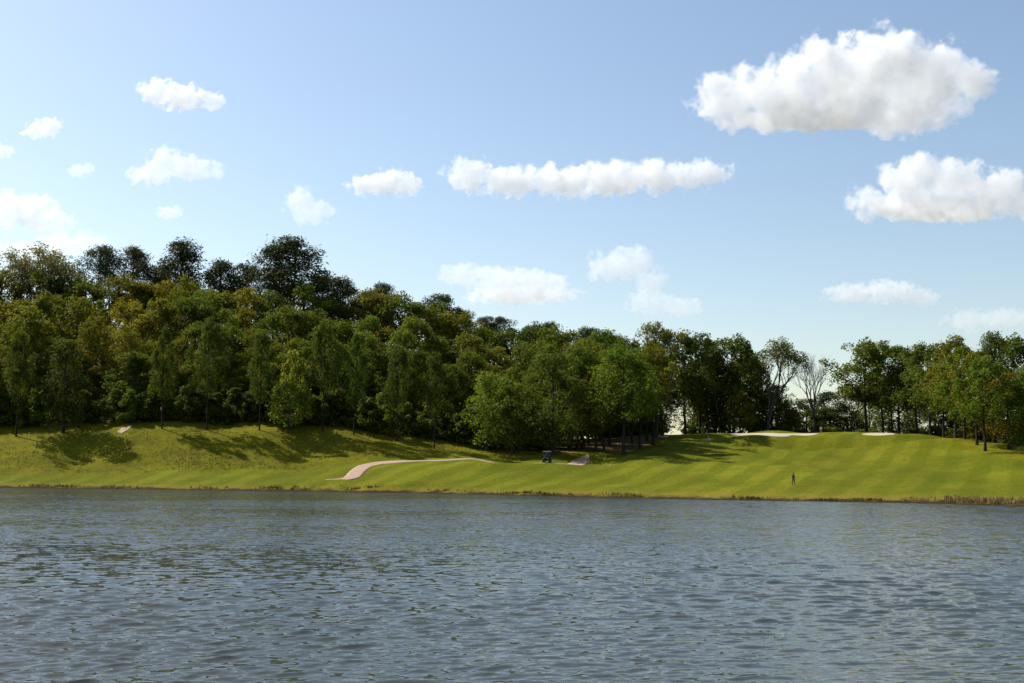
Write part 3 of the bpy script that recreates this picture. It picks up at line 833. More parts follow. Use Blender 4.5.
# shrubs along the woods edge and under the grove
sh = []
p = -20
while p < 545:
    e = float(np.interp(p, EDGE_PX, EDGE_D)); sh.append((p, e + rnd.uniform(1.0, 4.5), rnd.uniform(4.0, 8.0))); p += rnd.uniform(11, 19)
rnd = random.Random(23)
p = 598
while p < 664:
    sh.append((p, 252 + rnd.uniform(-4, 4), rnd.uniform(3.5, 6.0))); p += rnd.uniform(7, 12)
p = 692
while p < 1040:
    e = float(np.interp(p, [690, 720, 800, 870, 930, 960, 985, 1024, 1200], [262, 264, 266, 264, 248, 228, 214, 202, 190])); sh.append((p, e + rnd.uniform(-2, 3), rnd.uniform(1.6, 3.6))); p += rnd.uniform(10, 19)
na = len([s for s in sh if s[0] < 597])
for k, (p, D, h) in enumerate(sh):
    x, y, z = on_ground(p, D)
    left = k < na
    c = rnd.choice([GREEN, DGREEN, OLIVE, DGREEN] if left else [GREEN, DGREEN, OLIVE, DGREEN])
    lab = '%s shrub, %s from the left along the foot of the hillside woods' % (CN[c], ordinal(k)) if left else '%s shrub, %s from the left in the undergrowth behind the crest' % (CN[c], ordinal(k - na))
    if left:
        plant('skirt%d' % rnd.randrange(2), x, y, z, h, jit(c), '%s low tree, %s from the left along the grass edge of the hillside woods' % (CN[c], ordinal(k)), 'tree', 'low trees along the hillside woods', rnd.uniform(0, 6.28), rnd.uniform(0.85, 1.25), DARKB, 'low_tree')
        continue
    plant('bush%d' % rnd.randrange(3), x, y, z, h, jit(c), lab, 'shrub', 'shrubs along the hillside woods' if left else 'shrubs behind the crest', rnd.uniform(0, 6.28), rnd.uniform(0.9, 1.4), BROWN, 'shrub')

# ------------------------------------------------------------------ reeds and rough grass (nobody could count these)
def blades(name, pts, hmin, hmax, wid, mat, label, cat, seed, per=5):
    rs = np.random.RandomState(seed)
    pts = np.repeat(np.asarray(pts), per, axis=0); n = len(pts)
    pts = pts + np.c_[rs.normal(size=(n, 2)) * 0.18, np.zeros(n)]
    pts[:, 2] = ground_z(pts[:, 0], pts[:, 1]) - 0.03
    th = rs.uniform(0, 6.28, n); h = rs.uniform(hmin, hmax, n); w = wid * rs.uniform(0.6, 1.4, n)
    dx = np.c_[np.cos(th), np.sin(th), np.zeros(n)]
    lean = np.c_[rs.normal(size=(n, 2)) * 0.28, np.ones(n)] * h[:, None]
    mid = pts + lean * 0.55; tip = pts + lean * np.array([1.3, 1.3, 1])
    V = np.stack([pts - dx * w[:, None], pts + dx * w[:, None], mid + dx * w[:, None] * 0.7, mid - dx * w[:, None] * 0.7, tip], 1).reshape(-1, 3)
    b = np.arange(n)[:, None] * 5
    Fq = np.r_[b + np.array([[0, 1, 2, 3]]), b + np.array([[3, 2, 4, 4]])]
    me = bpy.data.meshes.new(name)
    me.from_pydata(V.tolist(), [], [tuple(f) if f[3] != f[2] else tuple(f[:3]) for f in Fq.tolist()]); me.update()
    o = link(name, me, mat)
    return tag(o, label, cat, kind='stuff')
rs = np.random.RandomState(21)
pts = []
for _ in range(520):
    p = rs.uniform(900, 1075); d0 = float(np.interp(ush(p), CU, SH))
    D = d0 + 1.2 + abs(rs.normal()) * 2.2 * np.clip((p - 900) / 60, 0.2, 1)
    if p < 945 and rs.rand() < 0.92: continue
    pts.append((ush(p) * D, D, 0))
def blade_mat(name, a, b):
    m, nt, out = new_mat(name)
    g = nd(nt, 'ShaderNodeNewGeometry')
    c = mixc(nt, g.outputs['Random Per Island'], a, b)
    p = nd(nt, 'ShaderNodeBsdfPrincipled', inp={'Base Color': c, 'Roughness': 0.8, 'Specular IOR Level': 0.2})
    nt.links.new(p.outputs[0], out.inputs[0]); return m
blades('reeds', pts, 0.18, 0.55, 0.03, blade_mat('dry_reed', (0.11, 0.08, 0.03), (0.28, 0.18, 0.08)), 'dry brown reeds along the right end of the far shore', 'reeds', 5, per=7)
pts = []
for _ in range(9000):
    p = rs.uniform(-60, 560); e = float(np.interp(p, EDGE_PX, EDGE_D)); f = float(np.interp(ush(p), FOOT_U, FOOT_D))
    D = rs.uniform(f, e + 1)
    x = ush(p) * D
    if math.sin(x * 0.31) + math.sin(D * 0.5 + x * 0.2) + math.sin(x * 0.13 - D * 0.23) + rs.normal() * 1.2 < 0.3: continue
    pts.append((x, D, 0))
blades('rough_grass', pts, 0.12, 0.34, 0.03, blade_mat('rough_blade', (0.110, 0.105, 0.010), (0.240, 0.190, 0.020)), 'tufts of unmown grass scattered over the wooded bank', 'grass', 6, per=5)
pts = []
for _ in range(1500):
    p = rs.uniform(-60, 1000); d0 = float(np.interp(ush(p), CU, SH)); D = d0 + 0.4 + abs(rs.normal()) * 0.5
    x = ush(p) * D
    if math.sin(x * 0.5) + math.sin(x * 0.17 + 1) + rs.normal() * 0.5 < 0.3: continue
    pts.append((x, D, 0))
blades('shore_grass', pts, 0.15, 0.45, 0.04, blade_mat('shore_blade', (0.08, 0.06, 0.012), (0.17, 0.12, 0.02)), 'short straw coloured grass fringing the waterline', 'grass', 7, per=5)

# ------------------------------------------------------------------ golf cart
def bx(bm, c, s, rot=None, bev=0.0):
    r = bmesh.ops.create_cube(bm, size=1.0)
    vs = r['verts']
    bmesh.ops.scale(bm, vec=s, verts=vs)
    if bev:
        es = list({e for v in vs for e in v.link_edges})
        r2 = bmesh.ops.bevel(bm, geom=es, offset=bev, segments=2, affect='EDGES', profile=0.5)
        vs = list({v for f in r2['faces'] for v in f.verts} | {v for v in vs if v.is_valid})
        allv = set(vs); stack = list(vs)
        while stack:
            v = stack.pop()
            for e in v.link_edges:
                o = e.other_vert(v)
                if o not in allv: allv.add(o); stack.append(o)
        vs = list(allv)
    if rot: bmesh.ops.rotate(bm, cent=(0, 0, 0), matrix=rot, verts=vs)
    bmesh.ops.translate(bm, vec=c, verts=vs)
def cyl(bm, p0, p1, r, seg=14, r2=None):
    p0, p1 = Vector(p0), Vector(p1); d = p1 - p0
    m = Matrix.Translation((p0 + p1) / 2) @ d.to_track_quat('Z', 'Y').to_matrix().to_4x4()
    bmesh.ops.create_cone(bm, cap_ends=True, segments=seg, radius1=r, radius2=r if r2 is None else r2, depth=d.length, matrix=m)
def bobj(name, fn, mat, parent):
    bm = bmesh.new(); fn(bm); me = bpy.data.meshes.new(name); bm.to_mesh(me); bm.free()
    return link(name, me, mat, parent)
paint = simple('dark_green_paint', (0.010, 0.017, 0.011), 0.5, var=0.05, spec=0.2)
blackp = simple('black_plastic', (0.015, 0.015, 0.015), 0.5, var=0.1)
roofm = simple('cream_roof', (0.42, 0.40, 0.34), 0.5, var=0.05)
seatm = simple('dark_vinyl', (0.03, 0.028, 0.026), 0.55, var=0.1)
rubber = simple('tyre_rubber', (0.012, 0.012, 0.012), 0.9)
steel = simple('wheel_steel', (0.35, 0.35, 0.35), 0.4, 0.8)
glassm, nt_, out_ = new_mat('windscreen_glass')
t_ = nd(nt_, 'ShaderNodeBsdfTransparent', inp={0: (0.85, 0.9, 0.88, 1)}); g_ = nd(nt_, 'ShaderNodeBsdfGlossy', inp={0: (0.8, 0.85, 0.9, 1), 'Roughness': 0.05})
m_ = nd(nt_, 'ShaderNodeMixShader', inp={0: 0.01, 1: t_.outputs[0], 2: g_.outputs[0]}); nt_.links.new(m_.outputs[0], out_.inputs[0])
cx, cy, cz = on_ground(547, 182)
slope = 0.0
cart = empty('golf_cart', (cx, cy, cz + 0.06), R(168))
tag(cart, 'dark golf cart with a pale flat roof parked on the path below the woods', 'golf cart')
# local: +y forward, x across
def body(bm):
    bx(bm, (0, 0, 0.38), (1.10, 2.20, 0.18), bev=0.05)
    bx(bm, (0, 0.92, 0.62), (1.08, 0.52, 0.42), Matrix.Rotation(R(0), 3, 'X'), 0.12)
    bx(bm, (0, -0.42, 0.58), (1.08, 0.62, 0.34), bev=0.06)
    bx(bm, (0, -1.02, 0.55), (1.02, 0.42, 0.22), bev=0.05)
    for sx in (-1, 1):
        for yy in (0.82, -0.82): bx(bm, (sx * 0.52, yy, 0.56), (0.20, 0.60, 0.10), bev=0.04)
bobj('body', body, paint, cart)
bobj('seat', lambda bm: bx(bm, (0, -0.36, 0.82), (1.02, 0.50, 0.14), bev=0.05), seatm, cart)
bobj('backrest', lambda bm: bx(bm, (0, -0.66, 1.10), (1.02, 0.12, 0.40), Matrix.Rotation(R(12), 3, 'X'), 0.05), seatm, cart)
bobj('roof', lambda bm: bx(bm, (0, -0.10, 1.83), (1.16, 1.75, 0.09), bev=0.04), roofm, cart)
for sx in (-1, 1):
    bobj('roof_post', lambda bm: cyl(bm, (sx * 0.50, 0.95, 0.80), (sx * 0.50, 0.66, 1.80), 0.022), blackp, cart)
    bobj('roof_post', lambda bm: cyl(bm, (sx * 0.50, -0.85, 0.62), (sx * 0.50, -0.80, 1.80), 0.022), blackp, cart)
    bobj('headlight', lambda bm: cyl(bm, (sx * 0.36, 1.16, 0.66), (sx * 0.36, 1.20, 0.66), 0.075), steel, cart)
def screen(bm):
    bx(bm, (0, 0.80, 1.30), (0.96, 0.012, 0.92), Matrix.Rotation(R(16), 3, 'X'))
bobj('windscreen', screen, glassm, cart)
def steer(bm):
    m = Matrix.Translation((-0.26, 0.42, 1.02)) @ Matrix.Rotation(R(55), 4, 'X')
    n1, n2 = 20, 8
    vs = [[bm.verts.new(m @ Vector(((0.17 + 0.016 * math.cos(b)) * math.cos(a), (0.17 + 0.016 * math.cos(b)) * math.sin(a), 0.016 * math.sin(b))))
           for b in [2 * math.pi * j / n2 for j in range(n2)]] for a in [2 * math.pi * i / n1 for i in range(n1)]]
    for i in range(n1):
        for j in range(n2): bm.faces.new((vs[i][j], vs[(i + 1) % n1][j], vs[(i + 1) % n1][(j + 1) % n2], vs[i][(j + 1) % n2]))
    cyl(bm, m @ Vector((0, 0, 0)), (-0.26, 0.72, 0.72), 0.022)
    bx(bm, tuple(m @ Vector((0, 0, 0))), (0.33, 0.03, 0.02), Matrix.Rotation(R(55), 3, 'X'))
bobj('steering_wheel', steer, blackp, cart)
def bag_well(bm):
    for sx in (-1, 1): cyl(bm, (sx * 0.42, -1.15, 0.64), (sx * 0.42, -0.92, 1.22), 0.018)
    cyl(bm, (-0.42, -0.92, 1.22), (0.42, -0.92, 1.22), 0.018)
bobj('bag_rack', bag_well, blackp, cart)
for sx in (-1, 1):
    for yy in (0.82, -0.82):
        w_ = bobj('wheel', lambda bm: cyl(bm, (sx * 0.42, yy, 0.23), (sx * 0.60, yy, 0.23), 0.13, 16), steel, cart)
        def tyre(bm):
            prof = [(0.13, -0.10), (0.21, -0.10), (0.235, -0.06), (0.235, 0.06), (0.21, 0.10), (0.13, 0.10)]; n = 22
            vs = [[bm.verts.new((sx * 0.51 + o, yy + r * math.cos(2 * math.pi * i / n), 0.23 + r * math.sin(2 * math.pi * i / n))) for r, o in prof] for i in range(n)]
            for i in range(n):
                for j in range(len(prof)): bm.faces.new((vs[i][j], vs[(i + 1) % n][j], vs[(i + 1) % n][(j + 1) % len(prof)], vs[i][(j + 1) % len(prof)]))
        t_ = bobj('tyre', tyre, rubber, w_)
for i, (sx, colr) in enumerate(((-0.2, (0.012, 0.012, 0.013)), (0.2, (0.035, 0.012, 0.012)))):
    bg = empty('golf_bag', (0, 0, 0))
    rot = Matrix.Rotation(R(168), 4, 'Z')
    bg.location = Vector((cx, cy, cz + 0.06)) + (rot @ Vector((sx, -1.0, 0.67)))
    bg.rotation_euler = (R(8) * math.cos(R(168)), 0, R(168))
    tag(bg, ('black' if i == 0 else 'dark maroon') + ' golf bag strapped upright on the back of the golf cart', 'golf bag')
    bobj('bag', lambda bm: (cyl(bm, (0, 0, 0), (0, 0, 0.82), 0.13, 16, 0.14), bx(bm, (0, -0.14, 0.30), (0.18, 0.10, 0.34), bev=0.03)), simple('bag_cloth_%d' % i, colr, 0.8), bg)
    for j in range(5):
        a = j * 1.26
        def club(bm):
            cyl(bm, (0.07 * math.cos(a), 0.07 * math.sin(a), 0.5), (0.085 * math.cos(a), 0.085 * math.sin(a), 1.02 + 0.03 * j), 0.008, 6)
            bx(bm, (0.10 * math.cos(a), 0.085 * math.sin(a), 1.04 + 0.03 * j), (0.09, 0.05, 0.05), bev=0.015)
        bobj('club', club, steel, bg)

# ------------------------------------------------------------------ people
def skin_mesh(name, verts, edges, radii, subdiv=2):
    me = bpy.data.meshes.new(name + '_skeleton'); me.from_pydata(verts, edges, []); me.update()
    o = bpy.data.objects.new(name + '_tmp', me); COL.objects.link(o)
    md = o.modifiers.new('Skin', 'SKIN'); md.use_smooth_shade = True
    for i, r in enumerate(radii):
        sv = me.skin_vertices[0].data[i]; sv.radius = (r, r) if not isinstance(r, tuple) else r; sv.use_root = (i == 0)
    s = o.modifiers.new('Sub', 'SUBSURF'); s.levels = subdiv; s.render_levels = subdiv
    dg = bpy.context.evaluated_depsgraph_get()
    out = bpy.data.meshes.new_from_object(o.evaluated_get(dg)); out.name = name
    bpy.data.objects.remove(o); bpy.data.meshes.remove(me)
    return out
skinm = simple('skin', (0.42, 0.24, 0.16), 0.55, var=0.06, spec=0.4)
def person(x, y, z, rz, pose, mats, label, hat=None, hair=(0.03, 0.02, 0.015)):
    """mats: (shirt, trousers, shoes); pose holds joint positions, facing +y"""
    V, E, Rd = [], [], []
    def v(p, r): V.append(p); Rd.append(r); return len(V) - 1
    def e(a, b): E.append((a, b))
    P = pose
    pel = v(P['pelvis'], (0.155, 0.115)); sp = v(P['waist'], (0.135, 0.10)); ch = v(P['chest'], (0.165, 0.115)); nk = v(P['neck'], 0.058); hd0 = v(P['jaw'], 0.068); hd = v(P['head'], 0.098); tp = v(P['crown'], 0.075)
    for a, b in ((pel, sp), (sp, ch), (ch, nk), (nk, hd0), (hd0, hd), (hd, tp)): e(a, b)
    for s in ('l', 'r'):
        hip = v(P[s + 'hip'], 0.092); kn = v(P[s + 'knee'], 0.062); an = v(P[s + 'ankle'], 0.043); to = v(P[s + 'toe'], 0.036)
        for a, b in ((pel, hip), (hip, kn), (kn, an), (an, to)): e(a, b)
        sh = v(P[s + 'shoulder'], 0.066); el = v(P[s + 'elbow'], 0.046); wr = v(P[s + 'wrist'], 0.030); pm = v(P[s + 'palm'], (0.038, 0.018))
        for a, b in ((ch, sh), (sh, el), (el, wr), (wr, pm)): e(a, b)
        w = np.array(P[s + 'wrist']); p = np.array(P[s + 'palm']); d = (p - w) / np.linalg.norm(p - w)
        side = np.cross(d, [0.2, 0.3, 0.9]); side /= np.linalg.norm(side); curl = np.cross(side, d)
        for k, (o_, L) in enumerate(((-0.027, 0.062), (-0.009, 0.074), (0.009, 0.070), (0.027, 0.056))):
            f0 = v(tuple(p + side * o_ + d * 0.03), 0.009); f1 = v(tuple(p + side * o_ * 1.1 + d * (0.03 + L * 0.55) + curl * 0.008), 0.0085); f2 = v(tuple(p + side * o_ * 1.1 + d * (0.03 + L * 0.85) + curl * 0.028), 0.0075)
            e(pm, f0); e(f0, f1); e(f1, f2)
        t0_ = v(tuple(p - side * 0.034 - d * 0.012), 0.010); t1_ = v(tuple(p - side * 0.052 + d * 0.022 + curl * 0.012), 0.009)
        e(pm, t0_); e(t0_, t1_)
    me = skin_mesh('person', V, E, Rd)
    for m_ in (skinm, *mats): me.materials.append(m_)
    # dress the body: nearest bone decides which material a face gets
    segs = []
    for a, b in E: segs.append((np.array(V[a]), np.array(V[b]), a, b))
    def cls(a, b):
        if b in (nk,): return 1
        if a in (nk, hd0, hd): return 0
        if (a, b) in ((pel, sp), (sp, ch)): return 1
        return None
    names = {}
    for i_, (a, b) in enumerate(E):
        c_ = cls(a, b)
        names[i_] = c_
    i_ = 6
    for s in ('l', 'r'):
        for c_ in (2, 2, 2, 3): names[i_] = c_; i_ += 1
        for c_ in (1, 1, 0, 0): names[i_] = c_; i_ += 1
        for _ in range(14): names[i_] = 0; i_ += 1
    A = np.array([s_[0] for s_ in segs]); B = np.array([s_[1] for s_ in segs]); AB = B - A; L2 = (AB ** 2).sum(1) + 1e-9
    rad_ = np.array([0.5 * ((Rd[a][0] if isinstance(Rd[a], tuple) else Rd[a]) + (Rd[b][0] if isinstance(Rd[b], tuple) else Rd[b])) for a, b in E])
    waist_z = P['pelvis'][2] + 0.06
    for f in me.polygons:
        c = np.array(f.center); t = np.clip(((c - A) * AB).sum(1) / L2, 0, 1)
        d = np.linalg.norm(c - (A + AB * t[:, None]), axis=1) / rad_
        k = int(np.argmin(d)); mi = names[k]
        if mi in (1, 2) and k in (0, 6, 28): mi = 1 if c[2] > waist_z else 2
        if k in (0,) : mi = 1 if c[2] > waist_z else 2
        f.material_index = mi; f.use_smooth = True
    o = link('person', me)
    o.location = (x, y, z); o.rotation_euler = (0, 0, rz)
    tag(o, label, 'person', 'golfers on the course')
    hc = np.array(P['head']); face = np.array([0, 1.0, 0])
    def cap(bm):
        bmesh.ops.create_uvsphere(bm, u_segments=18, v_segments=12, radius=0.118, matrix=Matrix.Translation(tuple(hc + np.array([0, -0.012, 0.035]))))
        bmesh.ops.delete(bm, geom=[q for q in bm.verts if q.co.z < hc[2] + 0.02 or (q.co.y > hc[1] + 0.05 and q.co.z < hc[2] + 0.07)], context='VERTS')
        if hat:
            bx(bm, tuple(hc + np.array([0, 0.14, 0.055])), (0.15, 0.11, 0.012), bev=0.004)
    bobj('cap' if hat else 'hair', cap, simple('cap_cloth', hat or hair, 0.8), o)
    def nose(bm):
        cyl(bm, tuple(hc + np.array([0, 0.09, 0.01])), tuple(hc + np.array([0, 0.122, -0.028])), 0.010, 8, 0.017)
        for s in (-1, 1): bmesh.ops.create_uvsphere(bm, u_segments=8, v_segments=6, radius=0.024, matrix=Matrix.Translation(tuple(hc + np.array([s * 0.105, -0.01, -0.005]))) @ Matrix.Diagonal((0.5, 1, 1.4, 1)))
    bobj('face', nose, skinm, o)
    for s in (-1, 1):
        bobj('eye', lambda bm: bmesh.ops.create_uvsphere(bm, u_segments=8, v_segments=6, radius=0.013, matrix=Matrix.Translation(tuple(hc + np.array([s * 0.036, 0.090, 0.012])))), blackp, o)
    bobj('mouth', lambda bm: bx(bm, tuple(hc + np.array([0, 0.088, -0.055])), (0.045, 0.012, 0.009), bev=0.003), simple('lips', (0.25, 0.09, 0.07), 0.6), o)
    return o
def stand_pose(stride=0.0, lean=0.0, arm=0.15):
    y = lean
    P = dict(pelvis=(0, 0, 0.95), waist=(0, y * 0.3, 1.12), chest=(0, y * 0.7, 1.33), neck=(0, y, 1.50), jaw=(0, y * 1.05 + 0.02, 1.57), head=(0, y * 1.1 + 0.02, 1.655), crown=(0, y * 1.1 + 0.005, 1.72))
    for s, k in (('l', -1), ('r', 1)):
        st = stride * k
        P[s + 'hip'] = (0.10 * k, 0, 0.88); P[s + 'knee'] = (0.105 * k, st * 0.55 + 0.04, 0.49 + abs(st) * 0.02); P[s + 'ankle'] = (0.11 * k, st, 0.085 + max(0, -st) * 0.22); P[s + 'toe'] = (0.13 * k, st + 0.17, 0.035 + max(0, -st) * 0.05)
        a = -st * 0.8
        P[s + 'shoulder'] = (0.19 * k, y * 0.85, 1.42); P[s + 'elbow'] = (0.25 * k, y * 0.6 + a * 0.45 - 0.02, 1.13); P[s + 'wrist'] = (0.25 * k, y * 0.6 + a * 0.9 + arm, 0.90); P[s + 'palm'] = (0.245 * k, y * 0.6 + a * 0.95 + arm + 0.03, 0.81)
    return P
blk = simple('black_shirt', (0.012, 0.012, 0.014), 0.85); olv = simple('dark_olive_trousers', (0.030, 0.028, 0.014), 0.85); shoe = simple('dark_shoe', (0.02, 0.018, 0.015), 0.6)
wht = simple('white_shirt', (0.72, 0.70, 0.66), 0.85); gry = simple('grey_trousers', (0.22, 0.21, 0.19), 0.85); kha = simple('khaki_trousers', (0.25, 0.20, 0.13), 0.85)
x, y, z = (float(q) for q in hit(793.5, 485.8))
person(x, y, z, R(-50), stand_pose(0.16, 0.05, 0.05), (blk, olv, shoe), 'person in black top and dark trousers walking on the lower fairway near the lake', hat=(0.02, 0.02, 0.02))
x, y, z = (float(q) for q in hit(709, 446))
P = stand_pose(0.12, 0.26, 0.22)
person(x, y, z, R(150), P, (wht, gry, shoe), 'person in a white shirt bending forward on the upper fairway beside a tree shadow', hat=(0.7, 0.7, 0.68))
x, y, z = on_ground(822, 246)
person(x, y, z, R(190), stand_pose(0.08, 0.03, 0.05), (wht, kha, shoe), 'person in a pale shirt half hidden behind the crest at the bunker tip', hat=None)

# tee marker left on the short grass, white
x, y, z = (float(q) for q in hit(610, 466))
mk = empty('distance_marker', (x, y, z))
tag(mk, 'small white marker post on the grass below the stout leaning trunk', 'marker')
bobj('post', lambda bm: cyl(bm, (0, 0, -0.1), (0, 0, 0.30), 0.05, 12), simple('marker_white', (0.7, 0.7, 0.66), 0.6), mk)
bobj('cap', lambda bm: cyl(bm, (0, 0, 0.30), (0, 0, 0.36), 0.058, 12, 0.03), simple('marker_cap', (0.7, 0.7, 0.66), 0.6), mk)

# ------------------------------------------------------------------ clouds: each a white billowing core inside a veil of thin vapour
def cloud_material(name, puffs, dens, seed, nscale):
    """vapour that thins out towards the rim; puffs are (centre, radii) in the cloud's own metres"""
    m, nt, out = new_mat(name)
    tc = nd(nt, 'ShaderNodeTexCoord'); P = tc.outputs['Object']
    off = nd(nt, 'ShaderNodeVectorMath', operation='ADD', inp={0: P, 1: (seed * 913.0, seed * 377.0, seed * 131.0)}).outputs[0]
    n1 = nd(nt, 'ShaderNodeTexNoise', inp={'Vector': off, 'Scale': 1.7 / nscale, 'Detail': 6.0, 'Roughness': 0.64}).outputs[0]
    best = None
    for c, r in puffs:
        s = nd(nt, 'ShaderNodeVectorMath', operation='SUBTRACT', inp={0: P, 1: tuple(c)}).outputs[0]
        s = nd(nt, 'ShaderNodeVectorMath', operation='DIVIDE', inp={0: s, 1: tuple(r)}).outputs[0]
        l = nd(nt, 'ShaderNodeVectorMath', operation='LENGTH', inp={0: s}).outputs['Value']
        if best is None: best = l
        else:
            mn = nt.nodes.new('ShaderNodeMath'); mn.operation = 'SMOOTH_MIN'; nt.links.new(best, mn.inputs[0]); nt.links.new(l, mn.inputs[1]); mn.inputs[2].default_value = 0.25
            best = mn.outputs[0]
    d = math_n(nt, 'SUBTRACT', 1.0, best)
    d = math_n(nt, 'ADD', d, math_n(nt, 'MULTIPLY', math_n(nt, 'SUBTRACT', n1, 0.55), 2.0))
    n2 = nd(nt, 'ShaderNodeTexNoise', inp={'Vector': off, 'Scale': 6.5 / nscale, 'Detail': 5.0, 'Roughness': 0.6}).outputs[0]
    d = math_n(nt, 'ADD', d, math_n(nt, 'MULTIPLY', math_n(nt, 'SUBTRACT', n2, 0.5), 0.4))
    d = ramp(nt, d, 0.0, 0.22, 0.0, dens)
    v = nd(nt, 'ShaderNodeVolumePrincipled', inp={'Color': (1, 1, 1, 1), 'Density': d, 'Anisotropy': 0.25})
    nt.links.new(v.outputs[0], out.inputs['Volume'])
    return m

def ellipsoids(name, puffs, k, voxel, rs, bump=0.0, nscale=40.0):
    """one closed skin round all the puffs"""
    bm = bmesh.new()
    for c, r in puffs:
        bmesh.ops.create_icosphere(bm, subdivisions=3, radius=1.0, matrix=Matrix.Translation(tuple(c)) @ Matrix.Diagonal((*[q * k for q in r], 1)))
    me = bpy.data.meshes.new(name); bm.to_mesh(me); bm.free()
    o = bpy.data.objects.new(name, me); COL.objects.link(o)
    md = o.modifiers.new('r', 'REMESH'); md.mode = 'VOXEL'; md.voxel_size = voxel
    dg = bpy.context.evaluated_depsgraph_get()
    out = bpy.data.meshes.new_from_object(o.evaluated_get(dg)); out.name = name
    bpy.data.objects.remove(o); bpy.data.meshes.remove(me)
    return out

def cloud(px, py, dist, puffs, dens, label, seed, wisp=1.0, thick=0.38):
    """puffs: (px, py, half width px, half height px) in the picture, turned into metres at dist"""
    c0 = at(px, py, dist); s = dist / F
    rs = np.random.RandomState(seed)
    P = []
    for (x, y, a, b) in puffs:
        dep = max(b, 0.6 * a) * s * thick
        a *= 1.1; b *= 1.1
        P.append((np.array([(x - px) * s, rs.uniform(-0.25, 0.25) * dep, -(y - py) * s]), np.array([a * s, dep, b * s])))
    size = max(b for _, _, _, b in puffs) * s
    o = link('cloud', ellipsoids('cloud', P, 1.2, max(size * 0.16, 4), rs), cloud_material('cloud_vapour', P, 0.75 * dens / (size * 1.0), seed, size * wisp), smooth=True)
    o.location = tuple(c0)
    tag(o, label, 'cloud', 'clouds in the sky')
    return o
CL = 2600.0
cloud(845, 85, CL, [(722, 104, 36, 30), (770, 92, 46, 36), (830, 78, 60, 44), (880, 62, 56, 42), (930, 74, 50, 40), (972, 82, 30, 30), (820, 112, 90, 24), (900, 112, 62, 26), (960, 100, 34, 22), (885, 92, 60, 30), (840, 95, 60, 30), (775, 121, 74, 13), (870, 124, 66, 12)], 5.0,
      'largest cloud, heaped and bright white, in the upper right sky', 1)
cloud(935, 190, CL * 1.1, [(872, 203, 28, 20), (905, 186, 34, 28), (920, 170, 24, 22), (960, 184, 38, 26), (1000, 192, 36, 26), (935, 210, 80, 15), (1020, 205, 40, 18)], 3.4,
      'second largest heaped cloud, below the largest one at the right border', 2)
cloud(590, 180, CL * 1.2, [(468, 176, 28, 20), (510, 182, 38, 18), (560, 182, 44, 19), (610, 178, 46, 20), (660, 175, 44, 18), (705, 172, 34, 17)], 2.8,
      'long flat cloud stretched across the middle of the sky', 3)
cloud(386, 184, CL * 1.2, [(370, 185, 26, 12), (392, 181, 26, 15), (408, 186, 20, 11)], 2.6, 'small oval cloud just left of the long flat cloud', 4)
cloud(505, 281, CL * 1.5, [(462, 275, 26, 14), (500, 280, 36, 17), (540, 284, 34, 15), (520, 294, 60, 12)], 1.5, 'soft low cloud over the middle of the woods', 5)
cloud(622, 268, CL * 1.5, [(612, 268, 30, 18), (632, 264, 28, 20), (650, 282, 22, 14)], 1.6, 'soft rounded cloud low above the fairway end of the woods', 6)
cloud(662, 303, CL * 1.6, [(648, 302, 26, 14), (680, 306, 26, 12)], 0.9, 'faint cloud under the soft rounded one', 16)
cloud(880, 293, CL * 1.5, [(850, 294, 30, 11), (890, 291, 34, 13), (918, 297, 24, 10)], 1.2, 'thin flat cloud above the right hand grove', 7)
cloud(985, 320, CL * 1.6, [(970, 321, 30, 12), (1005, 319, 34, 13)], 0.7, 'faint veil of cloud low over the right border', 8)
cloud(180, 96, CL, [(158, 92, 24, 15), (182, 98, 30, 15), (212, 101, 18, 11)], 2.4, 'small bright cloud highest in the left sky', 9)
cloud(43, 129, CL, [(36, 131, 16, 9), (48, 127, 16, 11)], 2.2, 'tiny bright cloud left of the highest left cloud', 10)
cloud(170, 169, CL * 1.2, [(150, 176, 28, 12), (165, 163, 22, 17), (190, 168, 28, 15), (210, 172, 20, 10)], 1.5, 'hazy cloud below the highest left cloud', 11)
cloud(308, 208, CL * 1.3, [(300, 200, 15, 18), (312, 212, 26, 15)], 1.3, 'hazy peaked cloud above the tallest pine', 12)
cloud(25, 214, CL * 1.2, [(8, 210, 34, 21), (35, 214, 34, 20), (56, 224, 20, 12)], 1.9, 'heaped cloud at the left border above the woods', 13)
cloud(82, 250, CL * 1.5, [(60, 246, 34, 14), (88, 244, 26, 14), (30, 252, 40, 12)], 0.8, 'faint low cloud behind the pair of round pines', 14)
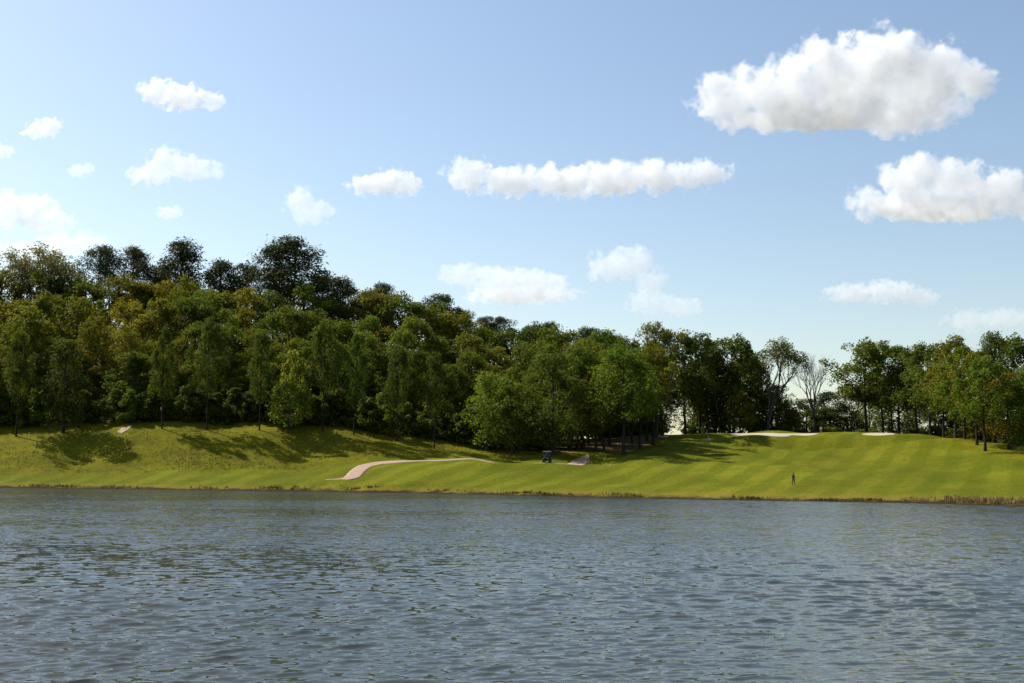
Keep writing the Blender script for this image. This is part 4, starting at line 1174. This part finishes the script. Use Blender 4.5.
cloud(170, 213, CL * 1.3, [(166, 213, 12, 8), (176, 212, 9, 7)], 1.1, 'tiny faint cloud between the hazy cloud and the woods', 15)
cloud(81, 170, CL * 1.3, [(78, 171, 11, 8), (88, 169, 8, 7)], 1.0, 'tiny faint cloud above the left border heap', 17)
cloud(2, 151, CL * 1.2, [(-4, 151, 14, 9), (6, 152, 9, 7)], 1.5, 'tiny cloud cut by the left border', 18)

# ------------------------------------------------------------------ light
SUN_AZ, SUN_EL = -57.0, 47.0      # azimuth from +Y, positive to the right
world = bpy.data.worlds.new('World'); scene.world = world; world.use_nodes = True
wn = world.node_tree; wn.nodes.clear()
wo = wn.nodes.new('ShaderNodeOutputWorld'); bg = wn.nodes.new('ShaderNodeBackground'); sk = wn.nodes.new('ShaderNodeTexSky')
sk.sky_type = 'NISHITA'; sk.sun_disc = False; sk.sun_elevation = R(SUN_EL); sk.sun_rotation = R(SUN_AZ)
sk.air_density = 1.15; sk.dust_density = 0.9; sk.ozone_density = 0.35; sk.altitude = 0
bg.inputs[1].default_value = 0.096
wn.links.new(sk.outputs[0], bg.inputs[0]); wn.links.new(bg.outputs[0], wo.inputs[0])
sun = bpy.data.lights.new('sun', 'SUN'); sun.energy = 5.0; sun.angle = R(0.53); sun.color = (1.0, 0.95, 0.86)
sun_o = bpy.data.objects.new('sun', sun); COL.objects.link(sun_o)
sd = Vector((math.sin(R(SUN_AZ)) * math.cos(R(SUN_EL)), math.cos(R(SUN_AZ)) * math.cos(R(SUN_EL)), math.sin(R(SUN_EL))))
sun_o.rotation_euler = sd.to_track_quat('Z', 'Y').to_euler()
sun_o.location = sd * 300

vs = scene.view_settings
vs.view_transform = 'Standard'; vs.look = 'None'; vs.gamma = 1.0; vs.exposure = 0.65; vs.use_curve_mapping = False
cy_ = scene.cycles
cy_.use_denoising = True
cy_.max_bounces = 24; cy_.diffuse_bounces = 2; cy_.glossy_bounces = 3; cy_.transmission_bounces = 4; cy_.volume_bounces = 20; cy_.transparent_max_bounces = 8
cy_.caustics_reflective = False; cy_.caustics_refractive = False
